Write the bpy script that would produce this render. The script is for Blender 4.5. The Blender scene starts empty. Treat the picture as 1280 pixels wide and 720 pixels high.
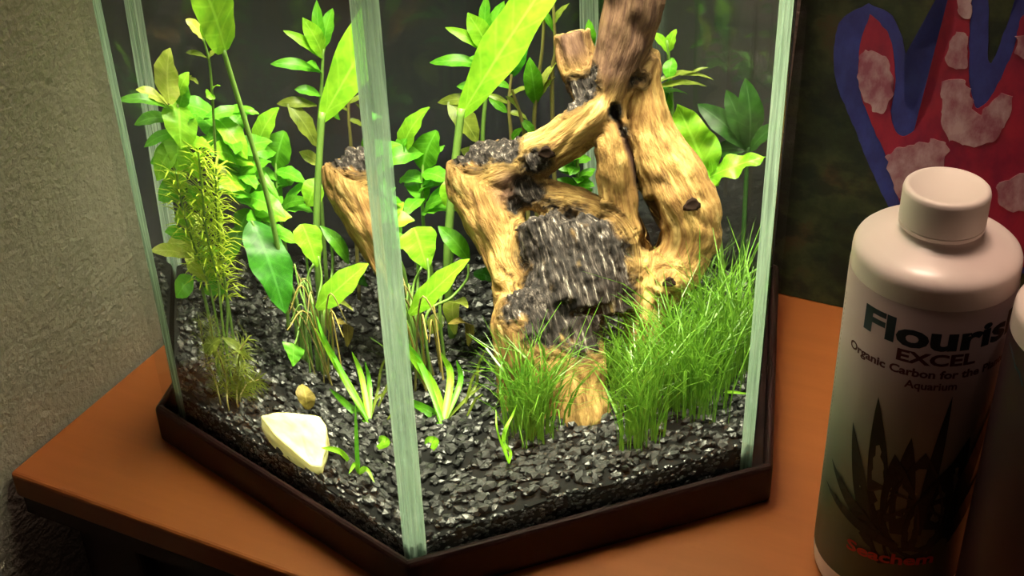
import bpy, bmesh, math, random
import numpy as np
from mathutils import Vector, Matrix, noise

# ---------------------------------------------------------------- camera, world, lights, exposure
SCN = bpy.context.scene
COL = SCN.collection
cam_data = bpy.data.cameras.new('camera')
cam_data.sensor_width = 36.0
cam_data.lens = 1669.6 / 1280 * 36.0
cam_data.clip_start = 0.01
cam = bpy.data.objects.new('camera', cam_data)
COL.objects.link(cam)
YAW, PITCH, ROLL = -0.475768, 0.577443, -0.033945
fw = Vector((math.sin(YAW) * math.cos(PITCH), math.cos(YAW) * math.cos(PITCH), -math.sin(PITCH)))
rt = Vector((math.cos(YAW), -math.sin(YAW), 0))
up = rt.cross(fw)
rt, up = rt * math.cos(ROLL) + up * math.sin(ROLL), up * math.cos(ROLL) - rt * math.sin(ROLL)
cam.matrix_world = Matrix(((rt.x, up.x, -fw.x, 0.246767), (rt.y, up.y, -fw.y, -0.451942), (rt.z, up.z, -fw.z, 0.378611), (0, 0, 0, 1)))
SCN.camera = cam

world = bpy.data.worlds.new('dim_room')
SCN.world = world
world.use_nodes = True
world.node_tree.nodes['Background'].inputs[0].default_value = (0.42, 0.30, 0.24, 1)
world.node_tree.nodes['Background'].inputs[1].default_value = 0.02

def area_light(name, loc, target, size, power, color, size_y=None):
    d = bpy.data.lights.new(name, 'AREA')
    d.energy = power; d.color = color; d.size = size
    if size_y: d.shape = 'RECTANGLE'; d.size_y = size_y
    o = bpy.data.objects.new(name, d); COL.objects.link(o)
    o.location = loc
    o.rotation_euler = (Vector(target) - Vector(loc)).to_track_quat('-Z', 'Y').to_euler()
    return o

ROOM_LIGHT = area_light('ceiling_light', (0.01, 0.175, 1.6), (0.05, 0.0, 0), 0.38, 27.0, (1.0, 0.71, 0.54))

SCN.view_settings.view_transform = 'Standard'
SCN.view_settings.look = 'None'
SCN.view_settings.exposure = 0.0
SCN.view_settings.gamma = 1.0
SCN.view_settings.use_curve_mapping = False

# ---------------------------------------------------------------- helpers
random.seed(7)
RNG = np.random.default_rng(11)

def tag(o, label=None, cat=None, group=None, kind=None):
    if label: o['label'] = label
    if cat: o['category'] = cat
    if group: o['group'] = group
    if kind: o['kind'] = kind
    return o

def thing(name, loc, label, cat, group=None):
    o = bpy.data.objects.new(name, None)
    o.empty_display_size = 0.01
    COL.objects.link(o); o.location = loc
    return tag(o, label, cat, group)

def origin_of(o):
    v = Vector((0, 0, 0))
    while o is not None:
        v += Vector(o.location); o = o.parent
    return v

def mesh_data(name, verts, faces, mats, smooth=False, fmat=None):
    me = bpy.data.meshes.new(name)
    me.from_pydata([tuple(map(float, v)) for v in verts], [], [tuple(map(int, f)) for f in faces])
    for m in (mats if isinstance(mats, (list, tuple)) else [mats]): me.materials.append(m)
    if fmat is not None: me.polygons.foreach_set('material_index', list(fmat))
    if smooth: me.polygons.foreach_set('use_smooth', [True] * len(me.polygons))
    me.update()
    return me

def mesh_obj(name, verts, faces, mat, parent=None, smooth=False, fmat=None, loc=None):
    """verts are in world space; the object is placed at its parent (or at loc)."""
    org = origin_of(parent) if parent else Vector(loc if loc else (0, 0, 0))
    vs = [(v[0] - org.x, v[1] - org.y, v[2] - org.z) for v in verts]
    o = bpy.data.objects.new(name, mesh_data(name, vs, faces, mat, smooth, fmat))
    COL.objects.link(o)
    if parent: o.parent = parent
    else: o.location = org
    return o

def bevel(o, w, seg=2):
    m = o.modifiers.new('bevel', 'BEVEL'); m.width = w; m.segments = seg; m.limit_method = 'ANGLE'
    return o

def box(x0, x1, y0, y1, z0, z1):
    v = [(x, y, z) for z in (z0, z1) for (x, y) in ((x0, y0), (x1, y0), (x1, y1), (x0, y1))]
    f = [(3, 2, 1, 0), (4, 5, 6, 7)] + [(i, (i + 1) % 4, (i + 1) % 4 + 4, i + 4) for i in range(4)]
    return v, f

def prism(poly, z0, z1):
    n = len(poly)
    v = [(p[0], p[1], z0) for p in poly] + [(p[0], p[1], z1) for p in poly]
    f = [tuple(range(n - 1, -1, -1)), tuple(range(n, 2 * n))] + [(i, (i + 1) % n, (i + 1) % n + n, i + n) for i in range(n)]
    return v, f

def lathe(profile, cx, cy, n=64):
    v, f = [], []
    for r, z in profile:
        for k in range(n):
            a = 2 * math.pi * k / n
            v.append((cx + r * math.cos(a), cy + r * math.sin(a), z))
    for i in range(len(profile) - 1):
        for k in range(n):
            f.append((i * n + k, i * n + (k + 1) % n, (i + 1) * n + (k + 1) % n, (i + 1) * n + k))
    return v, f

def frame_of(d):
    d = Vector(d).normalized()
    a = Vector((0, 0, 1)) if abs(d.z) < 0.9 else Vector((1, 0, 0))
    x = d.cross(a).normalized()
    return x, d.cross(x).normalized()

def catmull(pts, n):
    """smooth polyline through pts (tuples of any length), n samples per span"""
    P = [np.array(p, float) for p in pts]
    if len(P) == 2: return [P[0] + (P[1] - P[0]) * t for t in np.linspace(0, 1, n + 1)]
    out = []
    for i in range(len(P) - 1):
        p0 = P[i - 1] if i else 2 * P[0] - P[1]
        p1, p2 = P[i], P[i + 1]
        p3 = P[i + 2] if i + 2 < len(P) else 2 * P[-1] - P[-2]
        for t in np.linspace(0, 1, n, endpoint=False):
            out.append(0.5 * (2 * p1 + (p2 - p0) * t + (2 * p0 - 5 * p1 + 4 * p2 - p3) * t * t + (3 * p1 - p0 - 3 * p2 + p3) * t ** 3))
    out.append(P[-1])
    return out

def tube(path, n=6):
    """path: list of (x,y,z,r) -> verts, faces, closed ends"""
    v, f = [], []
    px = None
    for i, p in enumerate(path):
        q0 = path[max(i - 1, 0)]; q1 = path[min(i + 1, len(path) - 1)]
        d = Vector(q1[:3]) - Vector(q0[:3])
        if d.length < 1e-9: d = Vector((0, 0, 1))
        d.normalize()
        if px is None: px, _ = frame_of(d)
        px = (px - d * px.dot(d)).normalized(); py = d.cross(px)
        for k in range(n):
            a = 2 * math.pi * k / n
            v.append(tuple(Vector(p[:3]) + (px * math.cos(a) + py * math.sin(a)) * float(p[3])))
    m = len(path)
    for i in range(m - 1):
        for k in range(n):
            f.append((i * n + k, i * n + (k + 1) % n, (i + 1) * n + (k + 1) % n, (i + 1) * n + k))
    f.append(tuple(range(n - 1, -1, -1))); f.append(tuple(range((m - 1) * n, m * n)))
    return v, f

def join(parts):
    V, Fc = [], []
    for v, f in parts:
        o = len(V); V += list(v); Fc += [tuple(i + o for i in q) for q in f]
    return V, Fc

# ---------------------------------------------------------------- materials
class NT:
    def __init__(s, name):
        s.m = bpy.data.materials.new(name); s.m.use_nodes = True
        s.t = s.m.node_tree; s.n = s.t.nodes; s.n.clear()
        s.out = s.n.new('ShaderNodeOutputMaterial')
    def node(s, typ, **kw):
        x = s.n.new('ShaderNode' + typ)
        for k, v in kw.items():
            if k.startswith('i_'):
                key = k[2:]; key = int(key) if key.isdigit() else key.replace('_', ' ')
                x.inputs[key].default_value = v
            else: setattr(x, k, v)
        return x
    def link(s, a, b): s.t.links.new(a, b)
    def surf(s, sock): s.link(sock, s.out.inputs['Surface']); return s.m
    def coords(s, kind='Object', scale=(1, 1, 1)):
        tc = s.node('TexCoord'); mp = s.node('Mapping'); mp.inputs['Scale'].default_value = scale
        s.link(tc.outputs[kind], mp.inputs['Vector']); return mp.outputs[0]
    def noise(s, vec, scale, detail=4, rough=0.55):
        x = s.node('TexNoise'); x.inputs['Scale'].default_value = scale
        x.inputs['Detail'].default_value = detail; x.inputs['Roughness'].default_value = rough
        if vec is not None: s.link(vec, x.inputs['Vector'])
        return x.outputs['Fac']
    def ramp(s, fac, stops, interp='LINEAR'):
        x = s.node('ValToRGB'); e = x.color_ramp.elements; x.color_ramp.interpolation = interp
        while len(e) < len(stops): e.new(0.5)
        for el, (p, c) in zip(e, stops): el.position = p; el.color = (*c, 1) if len(c) == 3 else c
        s.link(fac, x.inputs[0]); return x.outputs[0]
    def mix(s, fac, a, b, mode='MIX'):
        x = s.node('Mix', data_type='RGBA', blend_type=mode)
        for sock, val in ((x.inputs[0], fac), (x.inputs[6], a), (x.inputs[7], b)):
            if hasattr(val, 'links'): s.link(val, sock)
            elif isinstance(val, (int, float)): sock.default_value = val
            else: sock.default_value = (*val, 1)
        return x.outputs[2]
    def bump(s, h, strength, dist=0.001):
        x = s.node('Bump'); x.inputs['Strength'].default_value = strength; x.inputs['Distance'].default_value = dist
        s.link(h, x.inputs['Height']); return x.outputs[0]
    def bsdf(s, color, rough=0.5, spec=0.5, normal=None, **kw):
        x = s.node('BsdfPrincipled')
        x.inputs['Roughness'].default_value = rough; x.inputs['Specular IOR Level'].default_value = spec
        if hasattr(color, 'links'): s.link(color, x.inputs['Base Color'])
        else: x.inputs['Base Color'].default_value = (*color, 1)
        if normal is not None: s.link(normal, x.inputs['Normal'])
        for k, v in kw.items(): x.inputs[k.replace('_', ' ')].default_value = v
        return x.outputs[0]

def plain(name, color, rough=0.5, spec=0.5):
    t = NT(name); return t.surf(t.bsdf(color, rough, spec))

def wall_mat():
    t = NT('wall_paint'); c = t.coords()
    n = t.noise(c, 260, 3, 0.6); n2 = t.noise(c, 9, 3)
    col = t.ramp(n2, [(0.3, (0.38, 0.34, 0.285)), (0.7, (0.44, 0.39, 0.33))])
    return t.surf(t.bsdf(col, 0.75, 0.25, t.bump(n, 0.8, 0.0022)))

def table_mat():
    t = NT('varnished_wood'); c = t.coords(scale=(3, 40, 40))
    n = t.noise(c, 3.0, 6, 0.6); n2 = t.noise(t.coords(), 12, 3)
    col = t.ramp(n, [(0.25, (0.255, 0.072, 0.015)), (0.75, (0.31, 0.086, 0.020))])
    col = t.mix(0.12, col, t.ramp(n2, [(0.3, (0.16, 0.04, 0.01)), (0.7, (0.38, 0.13, 0.035))]))
    return t.surf(t.bsdf(col, 0.42, 0.35))

def glass_mat(name, tint, gloss=1.0):
    t = NT(name)
    tr = t.node('BsdfTransparent'); tr.inputs[0].default_value = (*tint, 1)
    gl = t.node('BsdfGlossy'); gl.inputs['Roughness'].default_value = 0.02
    gl.inputs[0].default_value = (gloss, gloss, gloss, 1)
    fr = t.node('Fresnel'); fr.inputs[0].default_value = 1.33
    geo = t.node('NewGeometry'); outer = t.node('Math', operation='SUBTRACT', i_0=1.0); t.link(geo.outputs['Backfacing'], outer.inputs[1])
    mul = t.node('Math', operation='MULTIPLY'); t.link(fr.outputs[0], mul.inputs[0]); t.link(outer.outputs[0], mul.inputs[1])
    mx = t.node('MixShader'); t.link(mul.outputs[0], mx.inputs[0]); t.link(tr.outputs[0], mx.inputs[1]); t.link(gl.outputs[0], mx.inputs[2])
    return t.surf(mx.outputs[0])

def water_mat():
    t = NT('water'); g = t.node('BsdfGlass'); g.inputs['IOR'].default_value = 1.333
    g.inputs['Roughness'].default_value = 0.0; g.inputs[0].default_value = (0.985, 1.0, 0.985, 1)
    return t.surf(g.outputs[0])

def silicone_mat():
    t = NT('clear_silicone'); c = t.coords(scale=(1, 1, 0.12))
    n = t.noise(c, 420, 3); streak = t.noise(t.coords(scale=(1, 1, 0.03)), 800, 2)
    col = t.ramp(n, [(0.3, (0.68, 0.80, 0.68)), (0.7, (0.86, 0.93, 0.84))])
    d = t.bsdf(col, 0.25, 0.5)
    tl = t.node('BsdfTranslucent'); t.link(col, tl.inputs[0])
    tr = t.node('BsdfTransparent'); tr.inputs[0].default_value = (0.75, 0.9, 0.84, 1)
    m1 = t.node('MixShader', i_0=0.5); t.link(d, m1.inputs[1]); t.link(tl.outputs[0], m1.inputs[2])
    m2 = t.node('MixShader'); t.link(t.ramp(streak, [(0.35, (0.12, 0.12, 0.12)), (0.62, (0.70, 0.70, 0.70))]), m2.inputs[0]); t.link(m1.outputs[0], m2.inputs[1]); t.link(tr.outputs[0], m2.inputs[2])
    return t.surf(m2.outputs[0])

def gravel_mat():
    t = NT('black_gravel')
    oi = t.node('ObjectInfo'); g = t.node('NewGeometry')
    c = t.coords(); n = t.noise(c, 900, 2); n2 = t.noise(c, 150, 1)
    col = t.ramp(n2, [(0.30, (0.004, 0.0042, 0.005)), (0.55, (0.009, 0.0093, 0.0105)), (0.8, (0.028, 0.027, 0.028))])
    col = t.mix(t.ramp(g.outputs['Random Per Island'], [(0.0, (0.0, 0.0, 0.0)), (0.8, (0.12, 0.12, 0.12)), (1.0, (0.55, 0.55, 0.55))]), col, (0.09, 0.086, 0.084))
    return t.surf(t.bsdf(col, 0.34, 0.4, t.bump(n, 0.4, 0.0006)))

# ---------------------------------------------------------------- the room
M_WALL = wall_mat(); M_TABLE = table_mat()
M_DARKWOOD = plain('dark_shaded_wood', (0.030, 0.013, 0.008), 0.5, 0.3)
WX, WY = -0.158, 0.235
def structure(name, vf, mat):
    return tag(mesh_obj(name, *vf, mat), kind='structure')
structure('wall_left', box(WX - 0.06, WX, -1.6, WY + 0.06, -0.62, 2.05), M_WALL)
structure('wall_back', box(WX, 2.2, WY, WY + 0.06, -0.62, 2.05), M_WALL)
structure('floor', box(WX - 0.06, 2.2, -1.6, WY + 0.06, -0.66, -0.62), plain('dark_carpet', (0.05, 0.035, 0.025), 0.95, 0.1))

# ---------------------------------------------------------------- table
tb = thing('side_table', (0.15, 0.03, -0.62), 'orange-brown varnished wooden table with dark legs carrying the hexagonal aquarium', 'table')
bevel(mesh_obj('tabletop', *box(-0.1555, 0.46, -0.1555, 0.215, -0.014, 0.0), [M_TABLE], tb), 0.002, 3)
mesh_obj('edge_band', *box(-0.1535, 0.458, -0.1535, 0.213, -0.024, -0.0142), M_DARKWOOD, tb)  # side of the top, its shade put into a darker wood colour
for (x0, x1, y0, y1) in ((-0.13, 0.435, -0.135, -0.12), (-0.13, -0.115, -0.12, 0.19), (0.42, 0.435, -0.12, 0.19), (-0.13, 0.435, 0.19, 0.205)):
    mesh_obj('apron', *box(x0, x1, y0, y1, -0.11, -0.0242), M_DARKWOOD, tb)
for x in (-0.138, 0.408):
    for y in (-0.143, 0.178):
        bevel(mesh_obj('leg', *box(x, x + 0.035, y, y + 0.035, -0.62, -0.0242), M_DARKWOOD, tb), 0.002)

# ---------------------------------------------------------------- aquarium
TANK_ROT = -1.2952285
def corner(k, r):
    a = TANK_ROT + k * math.pi / 3
    return (r * math.cos(a), r * math.sin(a))
R_GLASS, TH = 0.15, 0.004
R_IN = R_GLASS - TH / math.cos(math.pi / 6)
R_WATER = R_IN - 0.0005 / math.cos(math.pi / 6)
AP_WATER = R_WATER * math.cos(math.pi / 6)
def in_hex(x, y, ap):
    return all(x * math.cos(a) + y * math.sin(a) <= ap for a in (TANK_ROT + (k - .5) * math.pi / 3 for k in range(6)))
M_GLASS = glass_mat('aquarium_glass', (0.985, 0.995, 0.99), 0.6)
M_FRAME = plain('dark_brown_plastic', (0.022, 0.006, 0.006), 0.45, 0.25)
aq = thing('hexagonal_aquarium', (0, 0, 0.0), 'hexagonal glass aquarium with dark brown base frame standing on the wooden table', 'aquarium')
prof = [(0.1535, 0.0), (0.1545, 0.002), (0.1545, 0.0175), (0.1538, 0.0195), (0.1510, 0.0198), (0.1506, 0.0185), (0.1506, 0.004), (0.0, 0.004)]
def hexlathe(profile, close=True):
    v, f = [], []
    for r, z in profile:
        for k in range(6): v.append((*corner(k, r), z))
    for i in range(len(profile) - 1):
        for k in range(6): f.append((i * 6 + k, i * 6 + (k + 1) % 6, (i + 1) * 6 + (k + 1) % 6, (i + 1) * 6 + k))
    return v, f
fv, ff = hexlathe(prof[:-1] + [(0.1506, 0.0)]); ff += [(5 * 0 + i * 0, 0, 0) for i in []]
bevel(mesh_obj('base_frame', fv, ff, M_FRAME, aq), 0.0012, 2)
mesh_obj('bottom_pane', *prism([corner(k, 0.1504) for k in range(6)], 0.002, 0.006), M_FRAME, aq)
for k in range(6):
    poly = [corner(k - 1, R_GLASS), corner(k, R_GLASS), corner(k, R_IN), corner(k - 1, R_IN)]
    mesh_obj('glass_pane', *prism(poly, 0.0061, 0.335), M_GLASS, aq)
M_SIL = silicone_mat()
for k in range(6):
    c = Vector((*corner(k, R_WATER - 0.0004), 0))
    a = (Vector((*corner(k - 1, R_WATER), 0)) - c).normalized(); b = (Vector((*corner(k + 1, R_WATER), 0)) - c).normalized()
    w = 0.0052
    poly = [c]
    poly += [c + b * w, c + b * w * .55 + a * w * .2, c + a * w * .55 + b * w * .2, c + a * w]
    mesh_obj('corner_seam', *prism([(p.x, p.y) for p in poly], 0.0065, 0.315), M_SIL, aq)
tv, tf = hexlathe([(0.1506, 0.325), (0.1545, 0.325), (0.1545, 0.345), (0.138, 0.345), (0.138, 0.3355), (0.1506, 0.3355), (0.1506, 0.325)])
mesh_obj('top_frame', tv, tf, M_FRAME, aq)
M_BACKING = plain('black_backing_film', (0.060, 0.054, 0.078), 0.7, 0.2)
for k in (3, 4):
    poly = [corner(k - 1, R_GLASS + 0.0003), corner(k - 1, R_GLASS + 0.0008), corner(k, R_GLASS + 0.0008), corner(k, R_GLASS + 0.0003)]
    mesh_obj('backing_film', *prism(poly, 0.0199, 0.324), M_BACKING, aq)

hood = thing('aquarium_light_hood', (0, 0, 0.346), 'black aquarium hood with a light panel resting on the top frame', 'light hood')
hv, hf = hexlathe([(0.1535, 0.3458), (0.1535, 0.372), (0.128, 0.392), (0.001, 0.392)])
mesh_obj('hood_shell', hv, hf, M_BACKING, hood)
hv, hf = hexlathe([(0.1535, 0.3458), (0.1365, 0.3458), (0.120, 0.366), (0.001, 0.366)])
mesh_obj('reflector', hv, hf, plain('white_reflector', (0.8, 0.8, 0.78), 0.4), hood)
lamp = area_light('hood_lamp', (0.035, -0.012, 0.362), (0.035, -0.012, 0), 0.17, 1.6, (1.0, 0.93, 0.66), 0.09)
lamp.rotation_euler = (0, 0, YAW * -1); lamp.data.spread = math.radians(80)

# water: clear, refracting at the panes, open to the lamp at its surface
M_WATER = water_mat(); M_SURF = glass_mat('water_surface', (0.98, 1.0, 0.98), 0.4)
wpoly = [corner(k, R_WATER) for k in range(6)]
wv, wf = prism(wpoly, 0.0063, 0.318)
tag(mesh_obj('aquarium_water', wv, wf, [M_WATER, M_SURF], fmat=[0, 1] + [0] * 6),
    'clear water filling the hexagonal glass aquarium', 'water', kind='stuff')

# ---------------------------------------------------------------- gravel
M_GRAVEL = gravel_mat()
def gz(x, y):
    n = noise.noise(Vector((x * 28, y * 28, 3.1))) * 0.0022
    s = -0.0015 * (x * 0.458 - y * 0.889) / 0.05
    d0 = AP_WATER - x * math.cos(TANK_ROT - math.pi / 6) - y * math.sin(TANK_ROT - math.pi / 6)
    d1 = AP_WATER - x * math.cos(TANK_ROT + math.pi / 6) - y * math.sin(TANK_ROT + math.pi / 6)
    return 0.0322 + n + s - 0.0055 * math.exp(-max(d0, 0) / 0.016) - 0.0042 * math.exp(-max(d1, 0) / 0.014)
gb = thing('gravel_bed', (0, 0, 0.0065), 'bed of black aquarium gravel covering the floor of the tank', 'gravel')
RB = R_WATER - 0.0018
gv, gf = [], []
rings = 26
gv.append((0, 0, gz(0, 0) - 0.0012))
for i in range(1, rings + 1):
    for k in range(6):
        a, b = Vector((*corner(k, RB * i / rings), 0)), Vector((*corner(k + 1, RB * i / rings), 0))
        for j in range(i):
            p = a.lerp(b, j / i); gv.append((p.x, p.y, gz(p.x, p.y) - 0.0012))
def ridx(i, j):
    if i == 0: return 0
    return 1 + 3 * i * (i - 1) + j % (6 * i)
for i in range(1, rings + 1):
    for k in range(6):
        for j in range(i):
            gf.append((ridx(i, k * i + j), ridx(i, k * i + j + 1), ridx(i - 1, k * (i - 1) + j)))
            if j: gf.append((ridx(i, k * i + j), ridx(i - 1, k * (i - 1) + j), ridx(i - 1, k * (i - 1) + j - 1)))
n0 = len(gv)
for j in range(6 * rings):
    v = gv[ridx(rings, j)]; gv.append((v[0], v[1], 0.0068))
for j in range(6 * rings):
    a, b = ridx(rings, j), ridx(rings, j + 1)
    gf.append((b, a, n0 + j, n0 + (j + 1) % (6 * rings)))
gf.append(tuple(n0 + j for j in range(6 * rings - 1, -1, -1)))
mesh_obj('bed', gv, gf, plain('black_gravel_dust', (0.006, 0.006, 0.006), 0.9, 0.1), gb)

def ico_stone(seed, jag=0.19):
    r = random.Random(seed)
    bm = bmesh.new(); bmesh.ops.create_icosphere(bm, subdivisions=1, radius=1.0)
    for v in bm.verts: v.co *= 1 + r.uniform(-jag, jag)
    sx, sy, sz = r.uniform(.8, 1.25), r.uniform(.7, 1.1), r.uniform(.5, .8)
    vs = [(v.co.x * sx, v.co.y * sy, v.co.z * sz) for v in bm.verts]
    fs = [tuple(v.index for v in f.verts) for f in bm.faces]
    bm.free(); return vs, fs
STONES = [ico_stone(s) for s in range(14)]
STONE_ME = [mesh_data('pebble', v, f, M_GRAVEL) for v, f in STONES]
rr = random.Random(5)
spots = []
for i in range(7600):
    x, y = rr.uniform(-RB, RB), rr.uniform(-RB, RB)
    if not in_hex(x, y, RB * math.cos(math.pi / 6) - 0.003): continue
    s = rr.choice((0.0016, 0.0020, 0.0025, 0.0029, 0.0035))
    spots.append((x, y, gz(x, y) - 0.0006 + rr.uniform(-.0008, .0012), s))
for k in (0, 1):          # stones pressed against the two front panes
    a, b = Vector((*corner(k - 1, RB - 0.0006), 0)), Vector((*corner(k, RB - 0.0006), 0))
    for i in range(700):
        p = a.lerp(b, rr.uniform(0.01, 0.99))
        spots.append((p.x, p.y, rr.uniform(0.009, gz(p.x, p.y)), rr.choice((0.0011, 0.0013, 0.0015))))
camxy = Vector((0.2468, -0.4519))
spots.sort(key=lambda s: (Vector(s[:2]) - camxy).length - 60 * s[3] * (1 if s[2] > 0.025 else -1))
for i, (x, y, z, s) in enumerate(spots[:300]):
    o = bpy.data.objects.new('pebble', STONE_ME[i % 14]); COL.objects.link(o); o.parent = gb
    o.location = Vector((x, y, z)) - Vector(gb.location); o.scale = (s, s, s)
    o.rotation_euler = (rr.uniform(-.6, .6), rr.uniform(-.6, .6), rr.uniform(0, 6.28))
SV, SF = [], []
for i, (x, y, z, s) in enumerate(spots[300:]):
    v, f = STONES[i % 14]
    m = Matrix.Rotation(rr.uniform(0, 6.28), 3, 'Z') @ Matrix.Rotation(rr.uniform(-.6, .6), 3, 'X')
    A = np.array(v) @ np.array(m).T * s + np.array((x, y, z))
    o = len(SV); SV += A.tolist(); SF += [tuple(q + o for q in t) for t in f]
tag(mesh_obj('small_gravel', SV, SF, M_GRAVEL, gb), kind='stuff')

# ---------------------------------------------------------------- pale rock
def rock_mat():
    t = NT('pale_limestone'); c = t.coords(); n = t.noise(c, 120, 5)
    col = t.ramp(n, [(0.3, (0.80, 0.70, 0.26)), (0.7, (0.92, 0.86, 0.42))])
    return t.surf(t.bsdf(col, 0.8, 0.2, t.bump(n, 0.6, 0.001)))
M_ROCK = rock_mat()
top_out = [(-0.0451, -0.111, 0.038), (-0.0347, -0.1039, 0.041), (-0.0164, -0.0904, 0.041), (-0.0113, -0.0959, 0.04), (-0.0095, -0.1089, 0.036), (-0.0099, -0.1202, 0.03), (-0.0154, -0.1214, 0.0285), (-0.025, -0.1207, 0.032), (-0.0365, -0.1161, 0.034)]
cc = Vector((sum(p[0] for p in top_out) / 9, sum(p[1] for p in top_out) / 9, 0))
rv = []
for z, k in ((None, 1.0), (0.030, 1.0), (0.022, 0.85)):
    for p in top_out:
        q = cc.lerp(Vector((p[0], p[1], 0)), k); rv.append((q.x, q.y, p[2] - 0.0003 if z is None else min(z, p[2] - 0.004)))
for p in top_out:
    q = cc.lerp(Vector((p[0], p[1], 0)), 0.55); rv.append((q.x, q.y, p[2] + 0.0006))
rv.append((cc.x, cc.y, 0.0372))
rf = []
for i in range(9):
    j = (i + 1) % 9
    rf += [(i, j, 27 + j, 27 + i), (27 + i, 27 + j, 36), (9 + i, 9 + j, j, i), (18 + i, 18 + j, 9 + j, 9 + i)]
rf.append(tuple(18 + i for i in range(8, -1, -1)))
rock = mesh_obj('pale_rock', rv, rf, M_ROCK, smooth=True, loc=(cc.x, cc.y, 0.028))
sb = rock.modifiers.new('round', 'SUBSURF'); sb.levels = sb.render_levels = 3; sb.subdivision_type = 'SIMPLE'
sm_ = rock.modifiers.new('soft', 'SMOOTH'); sm_.factor = 0.5; sm_.iterations = 5
tex = bpy.data.textures.new('rock_lumps', 'CLOUDS'); tex.noise_scale = 0.006; tex.noise_depth = 3
dm = rock.modifiers.new('lumps', 'DISPLACE'); dm.texture = tex; dm.strength = 0.0016; dm.mid_level = 0.5
tag(rock, 'pale yellowish flat rock lying on the black gravel by the glass', 'rock')

# ---------------------------------------------------------------- supplement bottles
def bottle_plastic():
    t = NT('pinkish_white_plastic'); n = t.noise(t.coords(), 60, 3)
    return t.surf(t.bsdf(t.ramp(n, [(0.3, (0.76, 0.64, 0.60)), (0.7, (0.80, 0.68, 0.64))]), 0.28, 0.5))
M_BOTTLE = bottle_plastic()
M_CAP = plain('white_cap_plastic', (0.82, 0.72, 0.66), 0.42, 0.4)
def label_mat():
    t = NT('printed_label_shaded'); tc = t.node('TexCoord'); sp = t.node('SeparateXYZ'); t.link(tc.outputs['Object'], sp.inputs[0])
    col = t.ramp(sp.outputs['Z'], [(0.0, (0.04, 0.06, 0.035)), (0.04, (0.07, 0.10, 0.055)), (0.08, (0.25, 0.26, 0.19)), (0.112, (0.46, 0.35, 0.345))])  # darker downward: green print tone with shade painted in
    return t.surf(t.bsdf(col, 0.45, 0.3))
M_LABEL = label_mat()
M_INK = plain('dark_blue_green_ink', (0.020, 0.040, 0.055), 0.5, 0.3)
M_INKRED = plain('maroon_ink', (0.085, 0.018, 0.022), 0.5, 0.3)
M_PLANTINK = plain('dark_green_plant_print', (0.012, 0.022, 0.013), 0.5, 0.3)
M_REDINK = plain('red_brand_ink', (0.40, 0.04, 0.03), 0.5, 0.3)

def text_polys(body, size, xscale=1.0, fat=0.0, shear=0.0):
    cu = bpy.data.curves.new('txt', 'FONT'); cu.body = body; cu.size = size
    cu.align_x = 'CENTER'; cu.align_y = 'CENTER'; cu.offset = fat; cu.shear = shear; cu.resolution_u = 3
    o = bpy.data.objects.new('txt', cu); COL.objects.link(o)
    dg = bpy.context.evaluated_depsgraph_get(); dg.update()
    me = o.evaluated_get(dg).to_mesh()
    bm = bmesh.new(); bm.from_mesh(me)
    bmesh.ops.triangulate(bm, faces=bm.faces)
    for _ in range(3):
        long = [e for e in bm.edges if abs(e.verts[0].co.x - e.verts[1].co.x) * xscale > 0.0035]
        if not long: break
        bmesh.ops.subdivide_edges(bm, edges=long, cuts=1); bmesh.ops.triangulate(bm, faces=bm.faces)
    bm.verts.index_update()
    v = [(p.co.x * xscale, p.co.y) for p in bm.verts]; f = [tuple(q.index for q in fc.verts) for fc in bm.faces]
    bm.free(); o.evaluated_get(dg).to_mesh_clear()
    bpy.data.objects.remove(o); bpy.data.curves.remove(cu)
    return v, f

def wrap(v, cx, cy, r, face, z0):
    """flat (x, y) print -> round the bottle; face = azimuth of the print's middle"""
    return [(cx + r * math.cos(face + x / r), cy + r * math.sin(face + x / r), z0 + y) for x, y in v]

def leaf_print(x0, y0, x1, y1, w, n=9):
    v, f = [], []
    d = Vector((x1 - x0, y1 - y0)); nn = Vector((-d.y, d.x)).normalized()
    for i in range(n + 1):
        t = i / n; p = Vector((x0, y0)) + d * t; h = w * (math.sin(math.pi * min(1, t * .85 + .15)) ** .8) * (1 - .25 * t)
        if i == n: h = 0.00005
        v += [tuple(p + nn * h), tuple(p - nn * h)]
    for i in range(n): f.append((2 * i + 1, 2 * i + 3, 2 * i + 2, 2 * i))
    return v, f

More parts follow.
